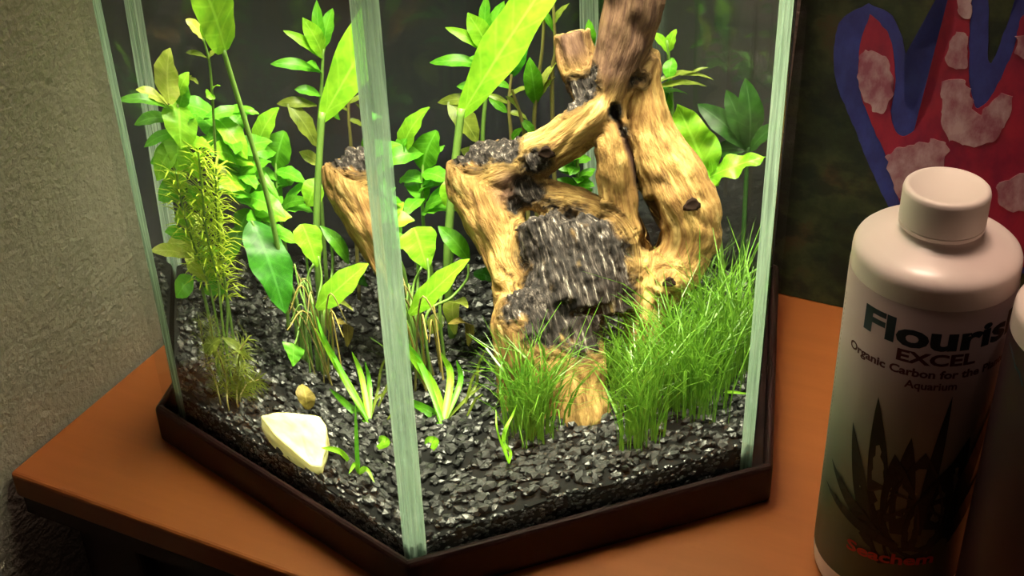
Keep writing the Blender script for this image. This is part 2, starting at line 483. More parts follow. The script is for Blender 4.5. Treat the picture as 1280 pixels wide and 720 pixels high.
def make_bottle(cx, cy, face, label, with_print=True, sleeve=None):
    r = 0.0272
    b = thing('supplement_bottle', (cx, cy, 0.0), label, 'bottle', 'plant supplement bottles on the table')
    body = [(0.0, 0.0008), (0.0235, 0.0008), (0.0258, 0.0016), (0.0268, 0.004), (r, 0.008), (r, 0.1435), (0.0270, 0.1452), (0.0264, 0.1465), (0.0251, 0.1477), (0.0225, 0.1489), (0.0190, 0.1501), (0.0160, 0.1511), (0.0138, 0.1520), (0.0127, 0.1529), (0.0121, 0.1540), (0.0120, 0.160), (0.0, 0.160)]
    mesh_obj('body', *lathe(body, cx, cy, 72), M_BOTTLE, b, smooth=True)
    cap = [(0.0, 0.1538), (0.0130, 0.1538), (0.0137, 0.1544), (0.0138, 0.1556), (0.01355, 0.1558), (0.01355, 0.1560), (0.0138, 0.1562), (0.0138, 0.1664), (0.0135, 0.1676), (0.0129, 0.1682), (0.0117, 0.1683), (0.0113, 0.1679), (0.0, 0.1677)]
    c = mesh_obj('cap', *lathe(cap, cx, cy, 64), M_CAP, b, smooth=True)
    em = c.modifiers.new('edges', 'EDGE_SPLIT'); em.split_angle = math.radians(50)
    lab = [(r + .00015, 0.012), (r + .00025, 0.0122), (r + .00025, 0.1375), (r + .00015, 0.1377)]
    lo = mesh_obj('label', *lathe(lab, cx, cy, 72), sleeve or M_LABEL, b, smooth=True)
    if not with_print:
        z_ = [(0, .0), (.004, -.0012), (.007, -.004), (.0095, -.0045), (.012, -.008), (.0115, -.0088), (.009, -.0055), (.0065, -.005), (.0035, -.0022), (0, -.001)]
        mesh_obj('mark', wrap(z_, cx, cy, r + .0004, -2.75, 0.135), [tuple(range(9, -1, -1))], M_INK, b)
        return b
    R = r + 0.0004
    def put(name, vf, z, mat, parent, dx=0.0):
        v, f = vf
        return mesh_obj(name, wrap([(x + dx, y) for x, y in v], cx, cy, R, face, z), f, mat, parent)
    put('lettering', text_polys('Flourish', 0.0128, 1.50, 0.0005), 0.1268, M_INK, lo, 0.004)
    put('lettering', text_polys('EXCEL', 0.0062, 1.45, 0.00022), 0.1185, M_INKRED, lo)
    put('lettering', text_polys('Organic Carbon for the Planted', 0.0044, 1.12, 0.00015), 0.1128, M_INKRED, lo)
    put('lettering', text_polys('Aquarium', 0.0043, 1.0, 0.0001), 0.1080, M_INKRED, lo)
    for (x0, y0, x1, y1, w) in ((-.010, .036, -.0165, .091, .0042), (-.014, .034, -.025, .075, .0032), (-.003, .034, -.0035, .078, .0045), (.004, .034, .0075, .096, .0026), (.009, .036, .018, .076, .0060),
                                (-.012, .024, .024, .052, .013), (.014, .024, -.016, .056, .012), (.002, .020, .002, .072, .012), (.014, .034, .030, .088, .0042), (-.008, .030, -.034, .052, .0030), (.016, .030, .036, .060, .0040), (0, .026, -.008, .070, .0075), (.004, .026, .012, .066, .0085), (-.002, .028, -.036, .040, .0025)):
        R += 0.00002; put('plant_print', leaf_print(x0, y0, x1, y1, w), 0.008, M_PLANTINK, lo)
    R += 0.0001; put('lettering', text_polys('Seachem', 0.0068, 1.35, 0.0002), 0.0300, M_REDINK, lo, -0.004)
    dots = []
    for i in range(52):
        z = 0.02 + i * 0.0021
        for x in (-0.0405,):
            dots.append((wrap([(x - .0002, 0), (x + .0002, 0), (x + .0002, .001), (x - .0002, .001)], cx, cy, R, face, z), [(0, 1, 2, 3)]))
    mesh_obj('perforation', *join(dots), plain('perforation_ink', (0.10, 0.10, 0.07), 0.6), lo)
    return b
make_bottle(0.2005, -0.0546, -1.25, 'pinkish-white plastic supplement bottle with screw cap and printed label standing beside the aquarium')
make_bottle(0.2555, -0.0745, -0.9, 'second pinkish-white plastic bottle touching the printed supplement bottle, its lower label dark maroon', False, plain('dark_maroon_label', (0.030, 0.012, 0.014), 0.5, 0.3))

# ---------------------------------------------------------------- painting leaning behind the tank
def canvas_mat():
    t = NT('dark_camouflage_paint'); c = t.coords()
    a = t.noise(c, 38, 5, 0.6); b2 = t.noise(t.coords(scale=(1, 1, 1.7)), 60, 4)
    col = t.ramp(a, [(0.36, (0.012, 0.010, 0.008)), (0.48, (0.022, 0.028, 0.012)), (0.58, (0.045, 0.045, 0.018)), (0.68, (0.060, 0.035, 0.016))])
    col = t.mix(t.ramp(b2, [(0.50, (0, 0, 0)), (0.62, (0.8, 0.8, 0.8))]), col, (0.010, 0.012, 0.010))
    return t.surf(t.bsdf(col, 0.55, 0.3, t.bump(t.noise(c, 700, 2), 0.3, 0.0005)))
def paint(name, c1, c2, sc=110):
    t = NT(name); n = t.noise(t.coords(scale=(1, 1, 0.6)), sc, 5, 0.65)
    return t.surf(t.bsdf(t.ramp(n, [(0.35, c1), (0.62, c2)]), 0.5, 0.35, t.bump(n, 0.4, 0.0006)))
M_BLUE = paint('blue_paint', (0.020, 0.018, 0.135), (0.030, 0.034, 0.20))
M_RED = paint('crimson_paint', (0.17, 0.004, 0.030), (0.29, 0.010, 0.034), 60)
M_PINK = paint('pale_pink_paint', (0.22, 0.05, 0.09), (0.42, 0.26, 0.30), 90)
TILT = math.radians(8); PY = 0.1145
def on_canvas(s, h, lift=0.0):
    return (s, PY + h * math.sin(TILT) - lift * math.cos(TILT), h * math.cos(TILT) + lift * math.sin(TILT))
pic = thing('leaning_painting', (0.31, PY, 0.0), 'painting of a red and blue hand on a dark camouflage ground leaning behind the table', 'painting')
cv = [on_canvas(s, h, l) for l in (-0.016, 0.0) for (s, h) in ((0.1, 0.0005), (0.52, 0.0005), (0.52, 0.36), (0.1, 0.36))]
mesh_obj('canvas', cv, [(0, 1, 2, 3), (7, 6, 5, 4), (0, 4, 5, 1), (1, 5, 6, 2), (2, 6, 7, 3), (3, 7, 4, 0)], canvas_mat(), pic)
def patch(name, pts, lift, mat, jit=0.0006):
    pts = [tuple(p) for p in catmull([*pts, pts[0]], 8)][:-1]
    pts = [(s + jit * noise.noise(Vector((s * 260, h * 260, lift * 9e3))), h + jit * noise.noise(Vector((h * 260, s * 260, 7.7)))) for s, h in pts]
    bm = bmesh.new()
    top = [bm.verts.new(on_canvas(s, h, lift)) for s, h in pts]
    bot = [bm.verts.new(on_canvas(s, h, 0.0001)) for s, h in pts]
    n = len(pts)
    bmesh.ops.triangulate(bm, faces=[bm.faces.new(top)])
    for i in range(n): bm.faces.new((bot[i], bot[(i + 1) % n], top[(i + 1) % n], top[i]))
    bmesh.ops.recalc_face_normals(bm, faces=bm.faces)
    bm.verts.index_update()
    v = [tuple(p.co) for p in bm.verts]; f = [tuple(q.index for q in fc.verts) for fc in bm.faces]; bm.free()
    return mesh_obj(name, v, f, mat, pic)
patch('blue_outline', [(0.131, 0.1528), (0.1198, 0.1435), (0.1181, 0.1292), (0.1219, 0.1133), (0.13, 0.099), (0.1382, 0.0846), (0.1468, 0.0701), (0.1553, 0.0567), (0.1662, 0.0432), (0.2591, 0.0523), (0.2417, 0.1894), (0.197, 0.1771), (0.1945, 0.1648), (0.1909, 0.1484), (0.1869, 0.1352), (0.1771, 0.1815), (0.1659, 0.1801), (0.1661, 0.1591), (0.164, 0.1389), (0.1618, 0.1219), (0.1585, 0.1068), (0.1532, 0.1128), (0.1497, 0.1349), (0.1421, 0.1485)], 0.0004, M_BLUE)
patch('red_paint', [(0.1324, 0.1479), (0.1301, 0.1337), (0.1316, 0.1188), (0.1358, 0.1059), (0.1432, 0.0935), (0.1508, 0.081), (0.1594, 0.0625), (0.1717, 0.0444), (0.2583, 0.0561), (0.2386, 0.1758), (0.2003, 0.1603), (0.1965, 0.1421), (0.1922, 0.1232), (0.1861, 0.1128), (0.1804, 0.1249), (0.1766, 0.1463), (0.1725, 0.1809), (0.1665, 0.1802), (0.1687, 0.1559), (0.1676, 0.134), (0.1651, 0.111), (0.1595, 0.0965), (0.153, 0.0953), (0.148, 0.1061), (0.1481, 0.1196), (0.1441, 0.1359), (0.1381, 0.1443)], 0.0008, M_RED)
patch('pink_patch', [(0.132, 0.1314), (0.1304, 0.1243), (0.1332, 0.1133), (0.1387, 0.1064), (0.1437, 0.1026), (0.1466, 0.1078), (0.147, 0.1175), (0.1426, 0.1293), (0.1374, 0.1322)], 0.0012, M_PINK, 0.0022)
patch('pink_patch', [(0.1498, 0.0828), (0.1553, 0.0882), (0.164, 0.0915), (0.1735, 0.0956), (0.1769, 0.09), (0.1775, 0.0763), (0.1875, 0.0603), (0.1692, 0.0596), (0.1568, 0.0668)], 0.0012, M_PINK, 0.0022)
patch('pink_patch', [(0.1695, 0.1231), (0.1779, 0.1253), (0.1817, 0.1177), (0.1865, 0.1102), (0.1917, 0.1164), (0.1958, 0.122), (0.2012, 0.1173), (0.1989, 0.1057), (0.1945, 0.0972), (0.1832, 0.0951), (0.1758, 0.0968), (0.1706, 0.1082)], 0.0012, M_PINK, 0.0022)
patch('pink_patch', [(0.1688, 0.1437), (0.1753, 0.1461), (0.1785, 0.132), (0.1737, 0.1294), (0.169, 0.1342)], 0.0012, M_PINK, 0.0022)
patch('pink_patch', [(0.1677, 0.1734), (0.1724, 0.174), (0.175, 0.1554), (0.1708, 0.1541)], 0.0012, M_PINK, 0.0022)
patch('pink_patch', [(0.1968, 0.1475), (0.208, 0.1545), (0.2108, 0.1407), (0.1976, 0.1394)], 0.0012, M_PINK, 0.0022)
patch('pink_patch', [(0.2007, 0.0771), (0.2094, 0.0866), (0.2279, 0.0884), (0.231, 0.0736), (0.2084, 0.068)], 0.0012, M_PINK, 0.0022)

# ---------------------------------------------------------------- driftwood
def wood_mat():
    t = NT('driftwood')
    at = t.node('Attribute', attribute_name='grain'); bk = t.node('Attribute', attribute_name='bark'); br = t.node('Attribute', attribute_name='stain_shade')
    fine = t.noise(at.outputs['Vector'], 900, 4, 0.65); mid = t.noise(at.outputs['Vector'], 330, 4, 0.6); big = t.noise(t.coords(), 55, 3, 0.5)
    c1 = t.ramp(mid, [(0.32, (0.060, 0.022, 0.007)), (0.43, (0.21, 0.105, 0.028)), (0.55, (0.40, 0.24, 0.075)), (0.68, (0.60, 0.42, 0.17))])
    c1 = t.mix(0.35, c1, t.ramp(fine, [(0.35, (0.08, 0.032, 0.010)), (0.6, (0.48, 0.31, 0.115))]))
    c1 = t.mix(t.ramp(big, [(0.40, (0.55, 0.55, 0.55)), (0.56, (0, 0, 0))]), c1, (0.15, 0.066, 0.020))
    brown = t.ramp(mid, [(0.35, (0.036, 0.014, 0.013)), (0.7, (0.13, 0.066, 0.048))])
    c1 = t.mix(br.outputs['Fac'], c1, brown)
    crack = t.noise(at.outputs['Vector'], 620, 4, 0.7)
    dark = t.ramp(crack, [(0.44, (0.008, 0.005, 0.005)), (0.56, (0.036, 0.026, 0.024)), (0.63, (0.13, 0.105, 0.095)), (0.70, (0.42, 0.37, 0.33))])
    col = t.mix(bk.outputs['Fac'], c1, dark)
    return t.surf(t.bsdf(col, 0.75, 0.25, t.bump(t.mix(0.5, fine, crack), 0.9, 0.0018)))
M_WOOD = wood_mat()
LIMBS = {
    'trunk': [(0.037, 0.0416, 0.3064, 0.0107), (0.0398, 0.0396, 0.2702, 0.0119), (0.0409, 0.0368, 0.2342, 0.012), (0.0408, 0.0345, 0.2077, 0.0119), (0.04, 0.0319, 0.1831, 0.0116), (0.0374, 0.0282, 0.1675, 0.0102), (0.0357, 0.024, 0.1553, 0.009), (0.0337, 0.0207, 0.1452, 0.0081)],
    'left': [(0.0349, 0.0213, 0.1499, 0.0084), (0.0261, 0.0168, 0.1402, 0.0085), (0.0149, 0.0122, 0.1323, 0.0086), (0.0017, 0.0099, 0.1242, 0.0098), (-0.0104, 0.0081, 0.1202, 0.0119), (-0.0216, 0.0069, 0.1194, 0.0113)],
    'lobe': [(-0.0247, 0.0098, 0.1237, 0.0098), (-0.0192, 0.0058, 0.1149, 0.0124), (-0.0097, 0.0017, 0.1044, 0.0125), (-0.0012, -0.0029, 0.0923, 0.0101), (0.007, -0.0099, 0.0811, 0.0095), (0.0129, -0.0158, 0.0679, 0.0111)],
    'middle': [(0.0372, 0.0225, 0.1498, 0.005), (0.0401, 0.0173, 0.1338, 0.0068), (0.0423, 0.0162, 0.1184, 0.0077), (0.0457, 0.0157, 0.1025, 0.0075), (0.0508, 0.0149, 0.0876, 0.0084), (0.055, 0.0126, 0.0745, 0.0093), (0.0602, 0.0085, 0.0604, 0.0095), (0.0646, 0.004, 0.0436, 0.0085), (0.0676, 0.0011, 0.0117, 0.0097)],
    'right': [(0.0479, 0.0359, 0.1675, 0.004), (0.0471, 0.0355, 0.1615, 0.005), (0.0457, 0.0348, 0.1555, 0.006), (0.0455, 0.0347, 0.1493, 0.0071), (0.048, 0.0338, 0.1377, 0.0093), (0.0552, 0.0329, 0.1234, 0.012), (0.0627, 0.0323, 0.1106, 0.014), (0.0704, 0.0318, 0.0967, 0.0132), (0.0698, 0.0292, 0.0855, 0.013), (0.0658, 0.0226, 0.0746, 0.0127), (0.0607, 0.0133, 0.0662, 0.0105)],
    'stub': [(0.0258, 0.0268, 0.1486, 0.0075), (0.0204, 0.0285, 0.1578, 0.0077), (0.0153, 0.0304, 0.1669, 0.0076), (0.013, 0.0314, 0.1744, 0.0069)],
    'ledge': [(-0.0022, 0.0056, 0.1126, 0.0071), (0.013, 0.0089, 0.1102, 0.0067), (0.0237, 0.0145, 0.1048, 0.0064), (0.0392, 0.0202, 0.1007, 0.0054)],
    'knob': [(0.0721, 0.0304, 0.0937, 0.0095), (0.0779, 0.0356, 0.093, 0.0037)],
    'knob2': [(0.068, 0.017, 0.0734, 0.0075), (0.0715, 0.0076, 0.0779, 0.0044)],
    'stump': [(0.0179, -0.02, 0.0779, 0.0109), (0.0229, -0.0242, 0.0681, 0.0154), (0.0265, -0.0269, 0.0565, 0.0164), (0.0294, -0.0298, 0.0431, 0.0159), (0.0325, -0.0339, 0.025, 0.0163)],
    'foot': [(0.04, -0.0132, 0.0645, 0.0111), (0.0445, -0.0198, 0.0524, 0.0101), (0.0499, -0.0272, 0.0406, 0.0095), (0.0535, -0.032, 0.0305, 0.0104), (0.0563, -0.0362, 0.0171, 0.0118)],
}
SLAB = [[(0.0161, -0.003, 0.1057, 0.0092), (0.0236, -0.0058, 0.0907, 0.0122), (0.0313, -0.0131, 0.0711, 0.0147)], [(0.0255, 0.0019, 0.1019, 0.01), (0.0343, -0.0015, 0.0871, 0.0123), (0.0422, -0.0075, 0.0681, 0.0141)],
        [(0.0369, 0.0078, 0.0994, 0.0086), (0.0439, 0.0035, 0.0847, 0.0109), (0.0508, -0.0031, 0.0632, 0.0105)]]
def build_wood():
    parts, samp = [], []
    for nm, path in [*LIMBS.items(), *((f'slab{i}', p) for i, p in enumerate(SLAB))]:
        pts = catmull(path, 7)
        for q_ in pts: q_[3] = q_[3] * {'middle': 0.98, 'right': 1.0, 'trunk': 1.0}.get(nm, 1.07) + 0.0002
        parts.append(tube(pts, 16)); arc = len(parts) * 0.37
        for i, p in enumerate(pts):
            a, b = pts[max(i - 1, 0)], pts[min(i + 1, len(pts) - 1)]
            d = (b - a)[:3]; d = d / (np.linalg.norm(d) + 1e-9)
            if d[2] > 0: d = -d
            arc += float(np.linalg.norm((p - pts[max(i - 1, 0)])[:3]))
            samp.append((*p, *d, 1.0 if nm.startswith('slab') else 0.0, arc))
    V, Fc = join(parts)
    o = bpy.data.objects.new('tmp', mesh_data('tmp', V, Fc, [])); COL.objects.link(o)
    rm = o.modifiers.new('r', 'REMESH'); rm.mode = 'VOXEL'; rm.voxel_size = 0.0011
    sm = o.modifiers.new('s', 'SMOOTH'); sm.factor = 0.6; sm.iterations = 5
    dg = bpy.context.evaluated_depsgraph_get(); dg.update()
    ev = o.evaluated_get(dg); me = ev.to_mesh()
    n = len(me.vertices); co = np.empty(n * 3); me.vertices.foreach_get('co', co); co = co.reshape(-1, 3)
    no = np.empty(n * 3); me.vertex_normals.foreach_get('vector', no); no = no.reshape(-1, 3)
    faces = [tuple(p.vertices) for p in me.polygons]
    ev.to_mesh_clear(); bpy.data.objects.remove(o)
    S = np.array(samp)
    tang = np.zeros_like(co); bark = np.zeros(n); axis = np.zeros_like(co); arcs = np.zeros(n)
    for i in range(0, n, 4000):
        D = np.linalg.norm(co[i:i + 4000, None] - S[None, :, :3], axis=2) - S[None, :, 3]
        W = np.exp(-np.clip(D, -.01, 1) / 0.0035); W /= W.sum(1, keepdims=True)
        tang[i:i + 4000] = W @ S[:, 4:7]; bark[i:i + 4000] = W @ S[:, 7]
        W2 = np.exp(-np.clip(D, -.01, 1) / 0.0016); W2 /= W2.sum(1, keepdims=True)
        axis[i:i + 4000] = W2 @ S[:, :3]; arcs[i:i + 4000] = S[np.argmin(D, axis=1), 8]
    tang /= np.linalg.norm(tang, axis=1, keepdims=True) + 1e-9
    blobs = [(-0.0158, 0.0031, 0.1343, 0.0075), (-0.0088, 0.0067, 0.1324, 0.0062), (-0.0235, 0.0037, 0.1304, 0.0048), (-0.0004, 0.0043, 0.1306, 0.0034), (0.0129, -0.0001, 0.128, 0.0044), (0.0244, -0.0392, 0.0852, 0.0071), (0.0326, -0.0349, 0.0873, 0.007), (0.0418, -0.0302, 0.0788, 0.0079), (0.0514, -0.023, 0.0729, 0.008), (0.0196, -0.0394, 0.0801, 0.0043), (0.038, -0.0299, 0.0865, 0.0071), (0.0284, -0.0304, 0.09, 0.0049), (0.0466, -0.0277, 0.0829, 0.0071), (0.055, -0.0212, 0.071, 0.0066), (0.0473, -0.0319, 0.0704, 0.0065),
             (0.0223, 0.016, 0.1539, 0.005), (0.0287, 0.0193, 0.1562, 0.0043), (0.0173, 0.0089, 0.1503, 0.0033), (0.0307, 0.0203, 0.1607, 0.003), (0.0493, 0.0254, 0.1582, 0.003), (0.0091, 0.0002, 0.1153, 0.0042), (0.006, -0.0014, 0.1101, 0.0032), (0.0418, 0.017, 0.148, 0.002), (0.0441, 0.0182, 0.1392, 0.0017)]
    for x, y, z, r in blobs:
        dd = np.linalg.norm(co - np.array((x, y, z)), axis=1)
        bark = np.maximum(bark, np.clip(1.9 - dd / (r * 1.15), 0, 1))
    for x, y, z, r in ((0.0438, -0.0337, 0.0765, 0.0108), (0.0546, -0.0259, 0.0705, 0.0109), (0.0336, -0.0367, 0.0853, 0.0085), (0.041, -0.0284, 0.0925, 0.007), (0.0294, -0.0411, 0.0845, 0.0078), (0.0198, -0.028, 0.0878, 0.0064), (0.0269, -0.0244, 0.0856, 0.0071), (0.0339, -0.0208, 0.0834, 0.0079), (0.0414, -0.0191, 0.0814, 0.0079), (0.0212, -0.0341, 0.0862, 0.0057)):
        dd = np.linalg.norm(co - np.array((x, y, z)), axis=1); bark = np.maximum(bark, np.clip(2.0 - dd / r, 0, 1))
    stain_shade = np.zeros(n)
    for x, y, z, r in ((0.0453, 0.0233, 0.1923, 0.0145), (0.0412, 0.0212, 0.1733, 0.0117), (0.0465, 0.0239, 0.2107, 0.0154), (0.0033, -0.0028, 0.1176, 0.0056), (0.0196, 0.0213, 0.1747, 0.0071)):
        dd = np.linalg.norm(co - np.array((x, y, z)), axis=1)
        stain_shade = np.maximum(stain_shade, np.clip(1.8 - dd / (r * 1.1), 0, 1) * 0.9)
    rel = co - axis; rel -= tang * (rel * tang).sum(1, keepdims=True)
    q = rel + (co - rel) * 0.16
    t0 = np.array(SLAB[1][2][:3]) - np.array(SLAB[1][0][:3]); t0 /= np.linalg.norm(t0)
    ws = np.clip(bark * 2 - .3, 0, 1)[:, None]
    q = q * (1 - ws) + (co - np.outer(co @ t0, t0) * 0.88) * ws
    disp = np.empty(n)
    for i in range(n):
        v = Vector(q[i]); p = Vector(co[i])
        ridge = noise.noise(v * 330) * 0.0007 - max(0, 0.20 - abs(noise.noise(v * 150 + Vector((5, 1, 2))))) * 0.0060 + 0.0005
        lump = noise.noise(p * 60) * 0.0018 + noise.noise(p * 150) * 0.0008
        crag = abs(noise.noise(v * 330 + Vector((9, 9, 1)))) * 0.0036 + noise.noise(p * 380) * 0.0007 - 0.0012
        nb = noise.noise(p * 160) * 0.4 + noise.noise(v * 420) * 0.3
        b = min(1, max(0, (bark[i] + nb - 0.35) * 3)) if bark[i] > 0.02 else 0
        bark[i] = b; disp[i] = ridge * (1 - b) + lump + crag * b
    # clefts and the hollow between the two standing limbs
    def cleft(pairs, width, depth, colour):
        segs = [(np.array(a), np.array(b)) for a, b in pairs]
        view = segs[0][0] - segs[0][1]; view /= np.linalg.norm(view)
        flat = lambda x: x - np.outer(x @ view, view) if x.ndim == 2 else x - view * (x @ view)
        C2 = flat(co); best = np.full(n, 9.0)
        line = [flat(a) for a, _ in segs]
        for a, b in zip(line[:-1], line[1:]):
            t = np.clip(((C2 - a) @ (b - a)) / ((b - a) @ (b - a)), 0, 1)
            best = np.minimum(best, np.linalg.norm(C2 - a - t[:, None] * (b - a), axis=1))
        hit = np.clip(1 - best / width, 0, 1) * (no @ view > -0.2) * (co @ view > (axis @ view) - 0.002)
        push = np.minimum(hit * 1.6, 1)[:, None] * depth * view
        np.maximum(stain_shade, np.minimum(1, hit * colour), out=stain_shade)  # recess shade painted into the cleft, sharing the mask of the brown stain
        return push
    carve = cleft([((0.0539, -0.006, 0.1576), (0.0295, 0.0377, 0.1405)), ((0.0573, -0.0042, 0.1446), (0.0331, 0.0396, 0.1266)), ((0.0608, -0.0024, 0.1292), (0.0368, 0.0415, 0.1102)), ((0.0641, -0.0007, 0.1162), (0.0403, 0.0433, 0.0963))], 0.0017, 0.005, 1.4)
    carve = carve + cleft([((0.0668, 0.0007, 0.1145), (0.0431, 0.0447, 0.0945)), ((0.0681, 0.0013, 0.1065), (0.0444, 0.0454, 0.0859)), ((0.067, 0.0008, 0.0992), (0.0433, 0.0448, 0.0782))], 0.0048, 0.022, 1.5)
    co2 = co + no * disp[:, None] - carve
    base = (float(S[:, 0].mean()), float(S[:, 1].mean()), 0.028)
    w = thing('driftwood', base, 'gnarled tan driftwood with dark charred bark rising from the gravel among grass', 'driftwood')
    ob = mesh_obj('wood', co2.tolist(), faces, M_WOOD, w, smooth=True)
    a = ob.data.attributes.new('grain', 'FLOAT_VECTOR', 'POINT'); a.data.foreach_set('vector', q.astype(np.float32).ravel())
    a = ob.data.attributes.new('bark', 'FLOAT', 'POINT'); a.data.foreach_set('value', bark.astype(np.float32))
    a = ob.data.attributes.new('stain_shade', 'FLOAT', 'POINT'); a.data.foreach_set('value', stain_shade.astype(np.float32))
    return w, co2, no
wood, WOOD_CO, WOOD_NO = build_wood()
M_KNOT = plain('dark_knot', (0.014, 0.007, 0.005), 0.9, 0.1)
for (x, y, z, r) in ((0.0781, 0.0177, 0.1102, 0.0032), (0.0757, -0.0004, 0.0816, 0.0025), (0.0182, -0.0086, 0.1318, 0.003)):
    i = int(np.argmin(np.linalg.norm(WOOD_CO - np.array((x, y, z)), axis=1)))
    c, nn = Vector(WOOD_CO[i]), Vector(WOOD_NO[i]); ax, ay = frame_of(nn)
    v, f = [], []
    for j, (rr_, h) in enumerate(((1.2, -.0006), (1.0, .0006), (.7, .0004), (.35, .0002))):
        for k in range(12):
            a = k * math.pi / 6; w_ = 1 + .18 * math.sin(3 * a + j)
            v.append(tuple(c + (ax * math.cos(a) + ay * math.sin(a) * .75) * r * rr_ * w_ + nn * h))
    for j in range(3):
        for k in range(12): f.append((j * 12 + k, j * 12 + (k + 1) % 12, j * 12 + 12 + (k + 1) % 12, j * 12 + 12 + k))
    f.append(tuple(range(36, 48)))
    mesh_obj('knot', v, f, M_KNOT, wood, smooth=True)

# ---------------------------------------------------------------- plants
def leaf_mat(name, dark, light, trans=0.45, rough=0.38):
    t = NT(name); at = t.node('Attribute', attribute_name='leaf_uv'); sp = t.node('SeparateXYZ'); t.link(at.outputs['Vector'], sp.inputs[0])
    ab = t.node('Math', operation='ABSOLUTE'); t.link(sp.outputs['Y'], ab.inputs[0])
    n = t.noise(t.coords(), 190, 3); 
    wv = t.node('Math', operation='SINE'); ad = t.node('Math', operation='MULTIPLY_ADD', i_1=-7.0); t.link(ab.outputs[0], ad.inputs[0])
    m3 = t.node('Math', operation='MULTIPLY', i_1=46.0); t.link(sp.outputs['X'], m3.inputs[0]); t.link(m3.outputs[0], ad.inputs[2]); t.link(ad.outputs[0], wv.inputs[0])
    col = t.ramp(n, [(0.32, dark), (0.66, light)])
    vein = t.ramp(wv.outputs[0], [(0.80, (0, 0, 0)), (1.0, (0.28, 0.28, 0.28))])
    col = t.mix(vein, col, tuple(min(1, c * 1.25 + .03) for c in light))
    col = t.mix(t.ramp(ab.outputs[0], [(0.03, (0.55, 0.55, 0.55)), (0.10, (0, 0, 0))]), col, tuple(min(1, c * 1.3 + .05) for c in light))
    d = t.bsdf(col, rough, 0.35)
    tl = t.node('BsdfTranslucent'); t.link(col, tl.inputs[0])
    mx = t.node('MixShader', i_0=trans); t.link(d, mx.inputs[1]); t.link(tl.outputs[0], mx.inputs[2])
    return t.surf(mx.outputs[0])
LM = {
    'lime': leaf_mat('lime_leaf', (0.20, 0.52, 0.020), (0.34, 0.68, 0.035)),
    'bright': leaf_mat('bright_green_leaf', (0.10, 0.42, 0.018), (0.19, 0.56, 0.030)),
    'green': leaf_mat('green_leaf', (0.065, 0.25, 0.010), (0.13, 0.40, 0.016)),
    'deep': leaf_mat('deep_green_leaf', (0.020, 0.15, 0.008), (0.055, 0.30, 0.014)),
    'dark': leaf_mat('reflected_leaf', (0.016, 0.075, 0.008), (0.035, 0.13, 0.014)),  # dimness of the pane reflection put into the leaf colour
    'pale': leaf_mat('pale_yellow_leaf', (0.46, 0.60, 0.06), (0.68, 0.72, 0.17)),
    'olive': leaf_mat('olive_leaf', (0.12, 0.17, 0.020), (0.26, 0.33, 0.04)),
    'brown': leaf_mat('withered_leaf', (0.14, 0.09, 0.020), (0.38, 0.30, 0.06), 0.25, 0.6),
}
M_STEM = leaf_mat('green_stem', (0.07, 0.17, 0.02), (0.16, 0.30, 0.04), 0.2)
M_STEMB = leaf_mat('brown_stem', (0.10, 0.08, 0.02), (0.20, 0.17, 0.04), 0.15)
TO_CAM = Vector((0.44, -0.72, 0.53)).normalized()
prand = random.Random(21)

def leaf(parent, base, tip, mat='bright', bend=0.12, face=None, name='leaf', wavy=0.09, shape=1.0, twist=0.6, nl=10, droop=0.0):
    """base (x,y,z), tip (x,y,z,half width)"""
    b, e, w = Vector(base[:3]), Vector(tip[:3]), tip[3]
    ax = e - b; L = ax.length; axn = ax.normalized()
    n = Vector(face) if face else TO_CAM * 0.8 + Vector((0, 0, 0.45)) + Vector((prand.uniform(-.3, .3), prand.uniform(-.3, .3), prand.uniform(-.1, .3)))
    n = (n - axn * n.dot(axn)).normalized(); sd = axn.cross(n)
    v, f, uv = [], [], []
    ph = prand.uniform(0, 6)
    cols = (-1, -0.5, 0, 0.5, 1)
    for i in range(nl + 1):
        t = i / nl
        c = b + ax * t + n * (bend * L * math.sin(math.pi * t)) - Vector((0, 0, 1)) * droop * L * t * t
        pr = math.sin(math.pi * min(1.0, t ** shape * 0.97 + 0.03)) ** 0.72
        if i == nl: pr = 0.04
        tw = twist * (t - .4); s2 = sd * math.cos(tw) + n * math.sin(tw); n2 = n * math.cos(tw) - sd * math.sin(tw)
        for s in cols:
            wig = wavy * w * math.sin(9 * t * 2.2 + ph + (1.5 if s > 0 else 0)) * abs(s)
            edge = 1 + (wavy * .5 * math.sin(17 * t + ph) * abs(s))
            v.append(tuple(c + s2 * (s * w * pr * edge) + n2 * (abs(s) * 0.16 * w * pr + wig)))
            uv.append((t, s, 0))
    m = len(cols)
    for i in range(nl):
        for j in range(m - 1): f.append((i * m + j, i * m + j + 1, (i + 1) * m + j + 1, (i + 1) * m + j))
    o = mesh_obj(name, v, f, LM[mat], parent, smooth=True)
    a = o.data.attributes.new('leaf_uv', 'FLOAT_VECTOR', 'POINT'); a.data.foreach_set('vector', np.array(uv, np.float32).ravel())
    return o

def stem(parent, pts, r0=0.0011, r1=0.0006, mat=None, name='stem', root=True):
    pts = [tuple(p[:3]) for p in pts]
    if root:
        x, y, z = pts[0]; g = gz(x, y) - 0.003
        if z > g + 0.002: pts = [(x, y, g)] + pts
    c = catmull(pts, 6); n = len(c)
    return mesh_obj(name, *tube([(*p, r0 + (r1 - r0) * i / (n - 1)) for i, p in enumerate(c)], 6), mat or M_STEM, parent, smooth=True)

def plant(name, base, label, group=None):
    return thing(name, (base[0], base[1], gz(base[0], base[1])), label, 'aquatic plant', group)

